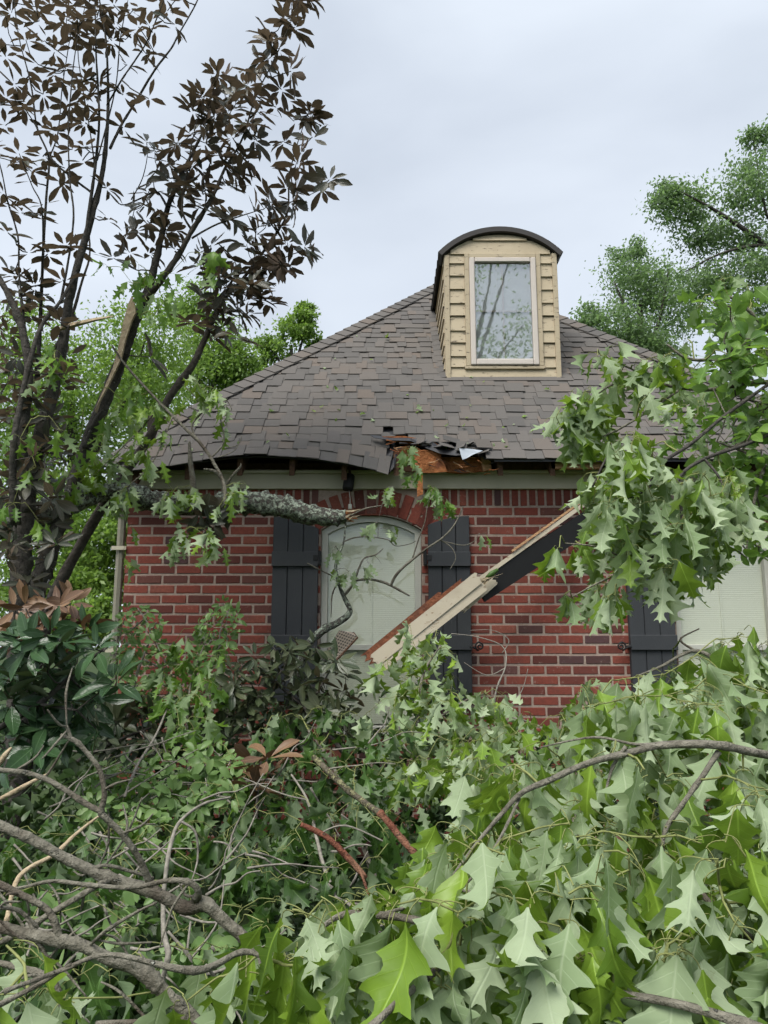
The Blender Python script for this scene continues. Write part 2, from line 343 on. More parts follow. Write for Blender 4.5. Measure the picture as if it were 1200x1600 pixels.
def glass_material(name, refl, tint, ior=1.6, wave=0.0):
    m, n, l = new_mat(name); out = n.new('ShaderNodeOutputMaterial'); fr = n.new('ShaderNodeLayerWeight'); fr.inputs['Blend'].default_value = 0.5
    gl = n.new('ShaderNodeBsdfGlossy'); gl.inputs['Roughness'].default_value = 0.015; tr = n.new('ShaderNodeBsdfTransparent'); tr.inputs['Color'].default_value = (*tint, 1)
    f = math_n(n, l, 'ADD', math_n(n, l, 'MULTIPLY', math_n(n, l, 'POWER', fr.outputs['Facing'], 4.0), 0.6), refl, clamp=True); mx = n.new('ShaderNodeMixShader'); l.new(f, mx.inputs[0])
    if wave:
        bp = n.new('ShaderNodeBump'); bp.inputs['Distance'].default_value = 0.01; bp.inputs['Strength'].default_value = wave
        l.new(noise_tex(n, l, 3.5, 2), bp.inputs['Height']); l.new(bp.outputs[0], gl.inputs['Normal'])
    l.new(tr.outputs[0], mx.inputs[1]); l.new(gl.outputs[0], mx.inputs[2]); l.new(mx.outputs[0], out.inputs['Surface']); return m
M['pane'] = glass_material('pane', 0.05, (1.0, 1.0, 1.0))
M['dormer_pane'] = glass_material('dormer_pane', 0.30, (0.97, 0.98, 0.98), 1.5, 0.035)
def grille_material():
    m, n, l = new_mat('perforated_metal'); uv = n.new('ShaderNodeUVMap'); uv.uv_map = 'uv'
    vo = n.new('ShaderNodeTexVoronoi'); vo.inputs['Scale'].default_value = 1.0; vo.inputs['Randomness'].default_value = 0.0; l.new(uv.outputs[0], vo.inputs['Vector'])
    c = ramp(n, l, vo.outputs['Distance'], [(0.30, (0.02, 0.018, 0.016)), (0.38, (0.19, 0.16, 0.125))])
    return finish(m, n, l, c, 0.6)
M['grille'] = grille_material()

# ------------------------------------------------------------------ leaf shapes
def lobed(spec, n):
    """edge of one leaf half: spec alternates pointed tips with the control points of the curved bay between them"""
    out = [spec[0][0]]
    for (p0, c0, c1, p1) in spec:
        for k in range(1, n + 1):
            t = k / n; u = 1 - t
            out.append(tuple(u * u * u * p0[q] + 3 * u * u * t * c0[q] + 3 * u * t * t * c1[q] + t * t * t * p1[q] for q in (0, 1)))
    return out
OAK_DEEP_SPEC = [((.012, 0), (.03, .08), (.08, .13), (.17, .20)), ((.17, .20), (.06, .24), (.05, .30), (.14, .36)), ((.14, .36), (.20, .39), (.24, .42), (.29, .48)), ((.29, .48), (.06, .47), (.035, .57), (.12, .63)), ((.12, .63), (.19, .67), (.22, .70), (.28, .76)), ((.28, .76), (.05, .70), (.035, .80), (.085, .86)), ((.08, .86), (.11, .89), (.13, .92), (.17, .96)), ((.17, .96), (.045, .91), (.03, .96), (0, 1.05))]
OAK_WIDE_SPEC = [((.012, 0), (.08, .10), (.18, .20), (.30, .34)), ((.30, .34), (.14, .38), (.12, .44), (.20, .52)), ((.20, .52), (.27, .57), (.32, .61), (.36, .69)), ((.36, .69), (.09, .64), (.06, .76), (.10, .83)), ((.10, .83), (.13, .87), (.15, .91), (.18, .95)), ((.18, .95), (.04, .89), (.035, .95), (0, 1.03))]
OAK_EDGE = lobed(OAK_DEEP_SPEC, 2); OAK_WIDE = lobed(OAK_WIDE_SPEC, 3)
def leaf_shape(edge, cols, curl, fold, wave, twist, seed, bushy=0.5):
    rr = random.Random(seed); ed = []
    wsc = rr.uniform(0.8, 1.1)
    for i, (x, y) in enumerate(edge):
        j = 0 if (i < 2 or i == len(edge) - 1) else min(0.02, 0.16 / len(edge))
        ed.append(((x * wsc + rr.uniform(-j, j)) if x > 0.03 else x, y + rr.uniform(-j, j), (-x * wsc - rr.uniform(-j, j)) if x > 0.03 else -x, y + rr.uniform(-j, j)))
    V = []; F = []; UV = []; ph = rr.uniform(0, 6); cup = rr.uniform(-1.6, 1.0)
    for (xr, yr, xl, yl) in ed:
        ym = max(0, (yr + yl) / 2 - bushy * (xr - xl) / 2)
        row = [(xl, yl)] + ([((xl) / 2, (yl + ym) / 2)] if cols == 2 else []) + [(0, ym)] + ([((xr) / 2, (yr + ym) / 2)] if cols == 2 else []) + [(xr, yr)]
        for x, y in row:
            UV.append((x, y))
            z = fold * abs(x) + cup * x * x + wave * math.sin(7 * y + ph + (2 if x > 0 else 0)) * abs(x) * 2 + wave * 0.35 * math.sin(5 * y + ph)
            a = twist * (y - 0.3); xx = x * math.cos(a) - z * math.sin(a); zz = x * math.sin(a) + z * math.cos(a)
            if abs(curl) > 1e-3:
                t = curl * y; yy = math.sin(t) / curl + zz * math.sin(t); zz = -(1 - math.cos(t)) / curl + zz * math.cos(t)
            else: yy = y
            V.append((xx, yy, zz))
    w = 5 if cols == 2 else 3
    for i in range(len(ed) - 1):
        for k in range(w - 1): F.append((i * w + k, i * w + k + 1, (i + 1) * w + k + 1, (i + 1) * w + k))
    return V, F, UV
ELL = [(0.008, 0.0), (0.085, 0.14), (0.165, 0.34), (0.19, 0.55), (0.155, 0.76), (0.07, 0.92), (0.0, 1.0)]
ELL_WIDE = [(0.01, 0.0), (0.15, 0.14), (0.25, 0.36), (0.27, 0.56), (0.21, 0.78), (0.09, 0.94), (0.0, 1.0)]
ELL_LOD = [(0.01, 0.0), (0.17, 0.35), (0.165, 0.7), (0.0, 1.0)]
OAK_LOD = [(0.012, 0.0), (0.12, 0.19), (0.31, 0.30), (0.11, 0.42), (0.40, 0.66), (0.10, 0.74), (0.20, 0.93), (0.0, 1.0)]
SH = {}
def shape_set(key, edge, cols, n, curls, folds, waves, bushy=0.5):
    SH[key] = [leaf_shape(edge, cols, uni(*curls), uni(*folds), uni(*waves), uni(-1.0, 1.0), 100 + i * 7, bushy) for i in range(n)]
shape_set('oak', OAK_EDGE, 2, 14, (-0.7, 1.7), (-0.4, 1.1), (0.04, 0.2))
SH['oak_hi'] = [leaf_shape(lobed(OAK_DEEP_SPEC if i % 4 else OAK_WIDE_SPEC, 4), 2, uni(-0.6, 2.4), uni(-0.5, 1.1), uni(0.08, 0.3), uni(-1.2, 1.2), 500 + i * 7) for i in range(26)]
SH['oak'] += [leaf_shape(OAK_WIDE, 2, uni(-0.7, 1.6), uni(-0.4, 1.0), uni(0.04, 0.18), uni(-0.8, 0.8), 900 + i * 7) for i in range(7)]
shape_set('oak_lod', OAK_LOD, 1, 8, (-1.3, 1.9), (-0.8, 1.0), (0.02, 0.16))
shape_set('mag', ELL, 1, 8, (-0.3, 0.9), (0.1, 0.6), (0.0, 0.05), 0.25)
shape_set('mag_lod', ELL_LOD, 1, 5, (-0.3, 0.9), (0.1, 0.6), (0.0, 0.05), 0.25)
shape_set('oval', ELL_WIDE, 1, 6, (-0.2, 0.8), (0.1, 0.5), (0.0, 0.05), 0.25)
_lm = {}
def leaf_meshes(key, mat):
    if (key, mat) not in _lm:
        L = []
        for i, (V, F, UV) in enumerate(SH[key]):
            b = Buf(); b.add(V, F, (i * 0.37) % 1.0, UV); L.append(b.mesh('leaf', M[mat], True))
        _lm[(key, mat)] = L
    return _lm[(key, mat)]
def leaf_matrix(p, d, nrm, s):
    d = d.normalized(); nrm = nrm - d * nrm.dot(d)
    if nrm.length < 1e-4: nrm = d.orthogonal()
    nrm.normalize(); x = d.cross(nrm)
    return Matrix(((x.x * s, d.x * s, nrm.x * s, p.x), (x.y * s, d.y * s, nrm.y * s, p.y), (x.z * s, d.z * s, nrm.z * s, p.z), (0, 0, 0, 1)))
def joined_leaves(name, key, mat, mats4, parent=None, kind='stuff'):
    """many leaves as one mesh (numpy)"""
    if not len(mats4): return None
    A = np.array([[list(r) for r in m] for m in mats4], dtype=np.float64) if not isinstance(mats4, np.ndarray) else mats4
    sel = rng.integers(0, len(SH[key]), len(A)); vv = []; ff = []; va = []; uu = []; base = 0
    for i, (V, F, UV) in enumerate(SH[key]):
        a = A[sel == i]
        if not len(a): continue
        v = np.asarray(V); h = np.c_[v, np.ones(len(v))]; w = np.einsum('nij,kj->nki', a[:, :3, :], h)
        f = np.asarray(F)[None] + (np.arange(len(a)) * len(v))[:, None, None] + base
        vv.append(w.reshape(-1, 3)); ff.append(f.reshape(-1, 4)); va.append(np.repeat(rng.random(len(a)), len(v))); uu.append(np.tile(np.asarray(UV), (len(a), 1)))
        base += len(a) * len(v)
    vv = np.concatenate(vv); ff = np.concatenate(ff); va = np.concatenate(va); uu = np.concatenate(uu)
    return np_mesh(name, vv, ff, va, uu, mat, parent, kind)
def np_mesh(name, vv, ff, va, uu, mat, parent, kind):
    me = bpy.data.meshes.new(name); nf = len(ff); k = ff.shape[1]
    me.vertices.add(len(vv)); me.vertices.foreach_set('co', vv.astype(np.float32).ravel())
    me.loops.add(nf * k); me.loops.foreach_set('vertex_index', ff.astype(np.int32).ravel())
    me.polygons.add(nf); me.polygons.foreach_set('loop_start', np.arange(0, nf * k, k, dtype=np.int32))
    me.polygons.foreach_set('use_smooth', np.ones(nf, dtype=bool))
    at = me.attributes.new('var', 'FLOAT', 'POINT'); at.data.foreach_set('value', va.astype(np.float32))
    if uu is not None:
        ul = me.uv_layers.new(name='uv'); ul.data.foreach_set('uv', uu[ff.ravel()].astype(np.float32).ravel())
    me.materials.append(M[mat]); me.update(calc_edges=True); me.validate()
    o = link(bpy.data.objects.new(name, me))
    if parent: adopt(o, parent)
    if kind: o['kind'] = kind
    return o

# ================================================================== SETTING: ground
gb = Buf(); N = 60; gv = []; gf = []
for i in range(N + 1):
    for j in range(N + 1):
        x = (i / N - 0.5); y = (j / N - 0.5); X = math.copysign(abs(x * 2) ** 2.4, x) * 900; Y = math.copysign(abs(y * 2) ** 2.4, y) * 900
        gv.append((X, Y, 0.05 * noise.noise(Vector((X * 0.4, Y * 0.4, 0))) - 0.05))
for i in range(N):
    for j in range(N):
        a = i * (N + 1) + j; gf.append((a, a + N + 1, a + N + 2, a + 1))
gb.add(gv, gf); gnd = gb.build('ground', M['ground'], smooth=True); gnd['kind'] = 'structure'; gnd['label'] = 'grassy ground under the fallen branches'

# ================================================================== HOUSE
HY = 0.0
XLW, XRW = P(197, 850, 0).x, 4.1
Z_FR0, Z_FR1 = P(600, 765, 0).z, P(600, 737, 0).z
house = thing('brick_house', 'red brick house with storm-torn eave, shingled hip roof and tan arched dormer', 'house', (1.0, 0.0, 0.0))

# ---- openings
W1 = dict(x0=P(501, 900, 0).x, x1=P(659, 900, 0).x, z0=0.95, zs=P(580, 827, 0).z, rise=P(580, 804, 0).z - P(580, 827, 0).z)
W2 = dict(x0=P(1052, 900, 0).x, x1=0, z0=0.95, zs=W1['zs'], rise=W1['rise']); W2['x1'] = W2['x0'] + (W1['x1'] - W1['x0'])
def arc_of(w, grow=0.0):
    hw = (w['x1'] - w['x0']) / 2; r = w['rise']; rad = (hw * hw + r * r) / (2 * r); cx = (w['x0'] + w['x1']) / 2; cz = w['zs'] + r - rad
    return cx, cz, rad + grow, math.asin(hw / rad)
def arc_pts(w, grow=0.0, n=14, inset=0.0):
    cx, cz, rad, a = arc_of(w, grow); hw = (w['x1'] - w['x0']) / 2 - inset
    a = math.asin(min(1, hw / rad))
    return [(cx + rad * math.sin(t), cz + rad * math.cos(t)) for t in [lerp(-a, a, i / n) for i in range(n + 1)]]
# ---- wall body: mortar-coloured core standing behind the bricks
WF = 0.0045      # mortar face lies this far behind the brick face
ZT = Z_FR1 + 0.02
wb = Buf()
def wall_piece(poly): wb.prism(poly, WF, 0.22)
for a, b in ((XLW + 0.004, W1['x0']), (W1['x1'], W2['x0']), (W2['x1'], XRW)): wall_piece([(a, 0), (b, 0), (b, ZT), (a, ZT)])
for w in (W1, W2):
    wall_piece([(w['x0'], 0), (w['x1'], 0), (w['x1'], w['z0']), (w['x0'], w['z0'])])
    wall_piece(arc_pts(w) + [(w['x1'], ZT), (w['x0'], ZT)])
wb.box(XLW + 0.004, XLW + 0.2, 0.22, 8, 0, ZT); wb.box(XRW - 0.2, XRW, 0.22, 8, 0, ZT); wb.box(XLW + 0.2, XRW - 0.2, 7.8, 8, 0, ZT)
wall = wb.build('brick_wall', M['mortar'], house)
# ---- bricks
BL, BH, PX_, PZ_ = 0.190, 0.0605, 0.2070, 0.0780
def brick_mesh(lx, ly, lz, seed):
    rr = random.Random(seed); bm = bmesh.new(); bmesh.ops.create_cube(bm, size=1.0)
    for v in bm.verts: v.co = Vector((v.co.x * lx, v.co.y * ly, v.co.z * lz))
    bmesh.ops.bevel(bm, geom=list(bm.edges), offset=0.0035, segments=1, affect='EDGES')
    for v in bm.verts: v.co += Vector((rr.uniform(-1, 1), 0.6 * rr.uniform(-1, 1), rr.uniform(-1, 1))) * 0.0016
    me = bpy.data.meshes.new('brick'); bm.to_mesh(me); bm.free(); me.materials.append(M['brick'])
    at = me.attributes.new('var', 'FLOAT', 'POINT'); at.data.foreach_set('value', np.full(len(me.vertices), rr.random(), dtype=np.float32)); return me
brick_full = [brick_mesh(BL, 0.06, BH, i) for i in range(6)]
brick_sold = [brick_mesh(0.056, 0.06, 0.196, 20 + i) for i in range(4)]
bricks = []     # (mesh, matrix, score)
def show_score(px, py):
    if not (150 < px < 1200 and 700 < py < 1150): return 0
    s = 1.0
    if 424 < px < 497 or 668 < px < 735 or 981 < px < 1050: s *= 0.15     # shutters
    if py > 1110: s *= 0.3
    if px < 424 and py > 1000: s *= 0.3
    if px > 900 and py < 930: s *= 0.4
    if px < 190: s *= 0.3
    return s
def put_brick(me, x, z, sx=1.0, rot=0.0, proud=0.0):
    m = Matrix.Translation((x, 0.03 - proud + uni(-0.0015, 0.0015), z)) @ Matrix.Rotation(rot + uni(-0.004, 0.004), 4, 'Y') @ Matrix.Diagonal((sx, 1, 1, 1))
    px, py, _ = to_px((x, 0, z)); bricks.append((me, m, show_score(px, py)))
Z_S0 = P(600, 790, 0).z
nrow = int(Z_S0 / PZ_)
for k in range(nrow):
    z1 = Z_S0 - 0.017 - k * PZ_; zc = z1 - BH / 2
    off = XLW if k % 2 == 0 else XLW - PX_ / 2
    x = off + uni(-0.004, 0.004)
    while x < XRW:
        segs = [(max(x, XLW), min(x + BL, XRW))]
        for w in (W1, W2):
            new = []
            cx, cz, rad, a = arc_of(w); hw = (w['x1'] - w['x0']) / 2
            if zc < w['z0'] or zc > w['zs'] + w['rise'] + 0.03: lim = 0
            elif zc < w['zs']: lim = hw + 0.002
            else:
                q = (rad + 0.05) ** 2 - (zc + BH / 2 - cz) ** 2; lim = math.sqrt(q) if q > 0 else 0
            for a0, a1 in segs:
                if lim <= 0: new.append((a0, a1)); continue
                if a0 < cx - lim: new.append((a0, min(a1, cx - lim)))
                if a1 > cx + lim: new.append((max(a0, cx + lim), a1))
            segs = new
        for a0, a1 in segs:
            if a1 - a0 > 0.025: put_brick(random.choice(brick_full), (a0 + a1) / 2, zc, (a1 - a0) / BL)
        x += PX_
x = XLW + 0.03
while x < XRW:
    ok = True
    for w in (W1, W2):
        cx, cz, rad, a = arc_of(w)
        if abs(x - cx) < rad * 1.0 * math.sin(a) + 0.04: ok = False
    if ok: put_brick(random.choice(brick_sold), x, Z_S0 + 0.098 + uni(-0.002, 0.002), 0.95)
    x += 0.070
for w in (W1, W2):
    cx, cz, rad, a = arc_of(w); nv = 13; a2 = a + 0.10
    for i in range(nv):
        t = lerp(-a2, a2, i / (nv - 1)); r = rad + 0.105
        sx = (2 * a2 / (nv - 1) * r - 0.017) / 0.056
        put_brick(random.choice(brick_sold), cx + r * math.sin(t), cz + r * math.cos(t), min(sx, 1.45), t, 0.004)
bricks.sort(key=lambda b: -b[2])
for me, m, s in bricks[:300]: place('brick', me, m, wall)
def join_pieces(name, items, mat, parent):
    vv = []; ff = []; va = []; b = 0; cache = {}
    for me, m in items:
        if me not in cache:
            co = np.zeros(len(me.vertices) * 3); me.vertices.foreach_get('co', co); cache[me] = (co.reshape(-1, 3), [tuple(p.vertices) for p in me.polygons])
        co, fs = cache[me]; A = np.array(m); vv.append(co @ A[:3, :3].T + A[:3, 3]); ff.extend([tuple(i + b for i in f) for f in fs]); va.extend([random.random()] * len(co)); b += len(co)
    me = bpy.data.meshes.new(name); me.from_pydata(np.concatenate(vv).tolist(), [], ff)
    at = me.attributes.new('var', 'FLOAT', 'POINT'); at.data.foreach_set('value', np.array(va, dtype=np.float32)); me.materials.append(mat)
    o = link(bpy.data.objects.new(name, me)); o['kind'] = 'stuff'; o.parent = parent; return o
join_pieces('brickwork', [(me, m) for me, m, s in bricks[300:]], M['brick'], wall)

# ---- frieze board, downspout
b = Buf(); b.box(XLW - 0.02, XRW, -0.035, 0.006, Z_FR0, Z_FR1 - 0.028); fz = b.build('frieze_board', M['frieze'], house, bevel=0.003)
b = Buf(); b.box(XLW - 0.03, XRW, -0.055, 0.006, Z_FR1 - 0.026, Z_FR1 + 0.004); b.build('moulding', M['frieze'], fz, bevel=0.006)
b = Buf(); xd = XLW - 0.052
b.tube([(xd, 0.03, 0.0), (xd, 0.03, 1.0), (xd, 0.03, 2.55), (xd, 0.0, 2.63), (xd - 0.02, -0.1, 2.72)], [0.034] * 5, 8)
ds = b.build('downspout', paint('downspout_paint', (0.21, 0.20, 0.155), (0.12, 0.11, 0.08), .66), house)
for z in (1.5, 2.3):
    b = Buf(); b.box(xd - 0.055, xd + 0.06, -0.022, -0.012, z, z + 0.03); b.build('strap', M['frieze'], ds)

# ---- windows
def window(w):
    gx = 0.045; cx = (w['x0'] + w['x1']) / 2
    T = 0.052
    # outer casing follows the arch
    b = Buf(); inner = dict(w); inner['x0'] += T; inner['x1'] -= T
    out = arc_pts(w, -0.004, 14, 0.003); inn = arc_pts(w, -T, 14, T)
    for i in range(14):
        o0, o1, i0, i1 = out[i], out[i + 1], inn[i], inn[i + 1]
        b.prism([i0, i1, o1, o0], gx, gx + 0.07)
    zj = out[0][1]; zi = inn[0][1]
    b.prism([(w['x0'] + 0.003, w['z0']), (w['x0'] + T, w['z0']), (w['x0'] + T, zi), (w['x0'] + 0.003, zj)], gx, gx + 0.07)
    b.prism([(w['x1'] - T, w['z0']), (w['x1'] - 0.003, w['z0']), (w['x1'] - 0.003, zj), (w['x1'] - T, zi)], gx, gx + 0.07)
    win = b.build('window', M['trim'], house)
    b = Buf(); b.box(w['x0'] + T + 0.002, w['x1'] - T - 0.002, gx + 0.018, gx + 0.055, 1.515, 1.56); b.build('meeting_rail', M['trim'], win, bevel=0.004)
    b = Buf(); b.box(w['x0'] - 0.0, w['x1'] + 0.0, -0.03, gx + 0.1, w['z0'] - 0.07, w['z0']); b.build('sill', M['trim'], win, bevel=0.006)
    poly = [(w['x1'] - T - 0.001, w['z0']), ] + [p for p in reversed(inn)] + [(w['x0'] + T + 0.001, w['z0'])]
    poly = list(reversed(poly))
    b = Buf(); b.prism(poly, gx + 0.036, gx + 0.040); b.build('pane', M['pane'], win)
    b = Buf(); b.prism(poly, gx + 0.052, gx + 0.064); b.build('blind', M['blind'], win)
    for xm in (cx,):
        b = Buf(); b.box(xm - 0.007, xm + 0.007, gx + 0.044, gx + 0.05, 1.562, w['zs'] + 0.02); b.build('muntin', M['blind'], win)
window(W1); window(W2)

# ---- shutters
def shutter(xa, xb, za, zb, z0):
    """board-and-batten shutter; za, zb: heights of the curved top at its left and right edge"""
    y0, y1 = -0.055, -0.022; s = None; n = 3; W = (xb - xa)
    for i in range(n):
        a = xa + W * i / n + 0.002; c = xa + W * (i + 1) / n - 0.002
        def top(x):
            t = (x - xa) / W; return lerp(za, zb, t) + 0.018 * math.sin(math.pi * t)
        pts = [(a, z0), (c, z0), (c, top(c)), ((a + c) / 2, top((a + c) / 2)), (a, top(a))]
        b = Buf(); b.prism(pts, y0 + uni(-0.001, 0.001), y1)
        if s is None:
            bb = Buf(); bb.box(xa + 0.004, xb - 0.004, y1 + 0.001, y1 + 0.02, z0 + 0.03, min(za, zb) - 0.03); s = bb.build('shutter', M['charcoal'], house)
        b.build('plank', M['charcoal'], s, bevel=0.004)
    for zc in (P(600, 875, 0).z, P(600, 1004, 0).z):
        b = Buf(); b.box(xa - 0.003, xb + 0.003, y0 - 0.022, y0 - 0.002, zc - 0.058, zc + 0.058); b.build('batten', M['charcoal'], s, bevel=0.004)
    return s
def hinge(s, x, z, side):
    b = Buf(); b.box(x - 0.012, x + 0.012, -0.075, 0.01, z - 0.05, z + 0.05); b.tube([(x, -0.08, z - 0.055), (x, -0.08, z + 0.055)], [0.012, 0.012], 8)
    b.box(min(x, x + side * 0.05), max(x, x + side * 0.05), -0.082, -0.074, z - 0.02, z + 0.02); b.build('hinge', M['black'], s)
def dog(x, z, side):
    b = Buf(); pts = []
    for i in range(26):
        t = i / 25; a = t * 3.4 * math.pi; r = lerp(0.006, 0.034, t) if t < 0.75 else 0.034
        pts.append((x + side * (0.05 + r * math.cos(a)), -0.075, z + r * math.sin(a)))
    pts = [(x - side * 0.03, -0.075, z - 0.005)] + [(x, -0.075, z - 0.006)] + pts[::-1]
    b.tube(pts, [0.007] * len(pts), 6); b.tube([(x - side * 0.02, -0.08, z), (x - side * 0.02, 0.02, z)], [0.009, 0.009], 6)
    b.build('shutter_hook', M['black'], house, smooth=True)
sa = shutter(P(425, 900, -0.05).x, P(497, 900, -0.05).x, P(425, 806, -0.05).z, P(497, 826, -0.05).z, 1.13)
sb = shutter(P(669, 900, -0.05).x, P(735, 900, -0.05).x, P(669, 820, -0.05).z, P(735, 806, -0.05).z, 1.13)
sc_ = shutter(P(979, 900, -0.05).x, P(1050, 900, -0.05).x, P(979, 806, -0.05).z, P(1050, 826, -0.05).z, 1.13)
xw2 = W2['x1'] + 0.06; sd_ = shutter(xw2, xw2 + 0.35, P(669, 820, -0.05).z, P(735, 806, -0.05).z, 1.13)
zc = P(600, 873, 0).z
hinge(sa, W1['x0'] - 0.005, zc, -1); hinge(sb, W1['x1'] + 0.025, zc, 1); hinge(sc_, W2['x0'] - 0.005, zc, -1); hinge(sd_, W2['x1'] + 0.03, zc, 1)
dog(P(738, 1010, 0).x, P(738, 1010, 0).z, 1); dog(P(976, 1010, 0).x, P(976, 1010, 0).z, -1)

# ---- roof
OV = 0.30; ZE = EYE.z + 1.432; XL, XR = -2.20, 4.0; WH = (XR - XL) / 2; C45 = math.sqrt(0.5); VMAX = WH / C45
XPK = (XL + XR) / 2; ZPK = ZE + WH; YPK = -OV + WH
SAG = [((p - 600) / 203.0, d) for p, d in ((120, 0.10), (165, 0.11), (242, 0.07), (300, 0.025), (350, -0.01), (400, -0.028), (450, -0.015), (492, 0.0), (550, 0.045), (585, 0.085), (614, 0.125), (616.5, 0.01), (720, 0.0))]
FOLD = 0.40
def roof_pt(x, v, h=0.0):
    dz = 0.0
    if v < FOLD: dz = table(x, SAG) * ((FOLD - max(v, -0.05)) / FOLD) ** 1.1
    wv = 0.007 * noise.noise(Vector((x * 1.7, v * 2.1, 3))) + (0.006 * noise.noise(Vector((x * 4, v * 5, 9))) if v < 0.5 and x < 0.1 else 0)
    return Vector((x, -OV + v * C45 - h * C45, ZE + v * C45 - dz + (h + wv) * C45))
HOLE = [((p - 600) / 203.0, v) for p, v in ((616, 0.30), (645, 0.25), (672, 0.21), (700, 0.16), (730, 0.13), (750, 0.085), (762, 0.03), (764, 0.0))]
def in_hole(x, v):
    if (616 - 600) / 203.0 <= x <= (764 - 600) / 203.0: return v < table(x, HOLE)
    if (556 - 600) / 203.0 <= x < (616 - 600) / 203.0: return 0.30 < v < 0.30 + 0.09 * (x - (556 - 600) / 203.0) / 0.29
    return False
# dormer footprint
YD = 0.70
XD0, XD1 = P(696, 490, YD).x, P(871.5, 490, YD).x
ZD0 = ZE + (YD + OV) - 0.02; ZDS = P(785, 399, YD).z; ZDA = P(785, 366, YD).z
VD = (YD + OV) / C45
# deck under the shingles
b = Buf(); nx, nv = 150, 60; idx = {}; vs_ = []; fs_ = []
for j in range(nv + 1):
    v = 0.012 + (VMAX - 0.012) * (j / nv) ** 1.6
    for i in range(nx + 1):
        hh = v * C45; x = lerp(XL + hh, XR - hh, i / nx); p = roof_pt(x, v, -0.022); idx[(i, j)] = len(vs_); vs_.append((tuple(p), x, v))
for j in range(nv):
    for i in range(nx):
        q = [idx[(i, j)], idx[(i + 1, j)], idx[(i + 1, j + 1)], idx[(i, j + 1)]]
        cx = sum(vs_[k][1] for k in q) / 4; cv = sum(vs_[k][2] for k in q) / 4
        if not in_hole(cx, cv): fs_.append(tuple(q))
b.add([v[0] for v in vs_], fs_)
# remaining roof planes (left, right, back) carry the same roofing further back
ybk = 9.0
b.add([(XL, -OV, ZE - 0.02), (XL, ybk, ZE - 0.02), (XPK, YPK, ZPK - 0.03), (XPK, ybk, ZPK - 0.03), (XR, -OV, ZE - 0.02), (XR, ybk, ZE - 0.02)], [(1, 0, 2, 3), (4, 5, 3, 2), (5, 1, 3)])
roof = b.build('roof', M['felt'], house)
sol = roof.modifiers.new('thickness', 'SOLIDIFY'); sol.thickness = 0.014; sol.offset = -1
def unit_slab(seed):
    rr = random.Random(seed); me = bpy.data.meshes.new('shingle')
    vs2 = []
    for (x, y, z) in [(-.5, 0, 0), (.5, 0, 0), (.5, 1, 0), (-.5, 1, 0), (-.5, 0, 1), (.5, 0, 1), (.5, 1, 1), (-.5, 1, 1)]:
        vs2.append((x + rr.uniform(-.012, .012), y + (rr.uniform(-.03, .03) if y == 0 else 0), z))
    me.from_pydata(vs2, [], [(0, 3, 2, 1), (4, 5, 6, 7), (0, 1, 5, 4), (1, 2, 6, 5), (2, 3, 7, 6), (3, 0, 4, 7)]); me.materials.append(M['shingle'])
    at = me.attributes.new('var', 'FLOAT', 'POINT'); at.data.foreach_set('value', np.full(8, rr.random(), dtype=np.float32)); return me
slabs = [unit_slab(i) for i in range(5)]
shingles = []
def put_shingle(x0, x1, v0, v1, lift):
    xc = (x0 + x1) / 2
    a = roof_pt(x0, v0); c = roof_pt(x1, v0); o = roof_pt(xc, v0); t = roof_pt(xc, v1)
    ex = (c - a); ey = (t - o); ez = ex.cross(ey).normalized(); th = 0.005 + (0.003 if lift else 0)
    o = o + ez * (0.008 + lift * 0.004 + uni(0, 0.0015))
    ey = ey - ez * 0.010
    if random.random() < 0.03: o += ez * uni(0.003, 0.008)
    m = Matrix(((ex.x, ey.x, ez.x * th, o.x), (ex.y, ey.y, ez.y * th, o.y), (ex.z, ey.z, ez.z * th, o.z), (0, 0, 0, 1)))
    px, py, f = to_px(o); sc = 0
    if 330 < px < 900: sc = 1.0 / f
    elif 280 < px < 1010: sc = 0.5 / f
    if 695 < px < 880 and py < 592: sc = 0
    shingles.append((random.choice(slabs), m, sc))
EXPO = 0.127; row = 0; v = -0.035
while v < VMAX - 0.05:
    hh = (v + EXPO * 1.15) * C45; x = XL + hh - 0.02 + uni(-0.15, 0); xe = XR - hh + 0.02; tooth = random.random() < 0.5
    while x < xe:
        w = uni(0.09, 0.19) if tooth else uni(0.08, 0.16)
        x0, x1 = max(x, XL + hh - 0.02), min(x + w, xe)
        if x1 - x0 > 0.03:
            cx = (x0 + x1) / 2; cv = v + EXPO * 0.5
            blocked = in_hole(cx, cv) or in_hole(cx, v + 0.02) or (XD0 + 0.02 < cx < XD1 - 0.02 and cv > VD + 0.02 and ZE + cv * C45 < ZDS - 0.02)
            if not blocked: put_shingle(x0 + 0.001, x1 - 0.001, v + (0 if tooth else uni(0.0, 0.006)), v + EXPO + 0.05, 1 if tooth else 0)
        x += w; tooth = not tooth if random.random() < 0.86 else tooth
    row += 1; v += EXPO
shingles.sort(key=lambda s: -s[2])
for me, m, s in shingles[:300]: place('shingle', me, m, roof)
join_pieces('shingle_field', [(me, m) for me, m, s in shingles[300:]], M['shingle'], roof)
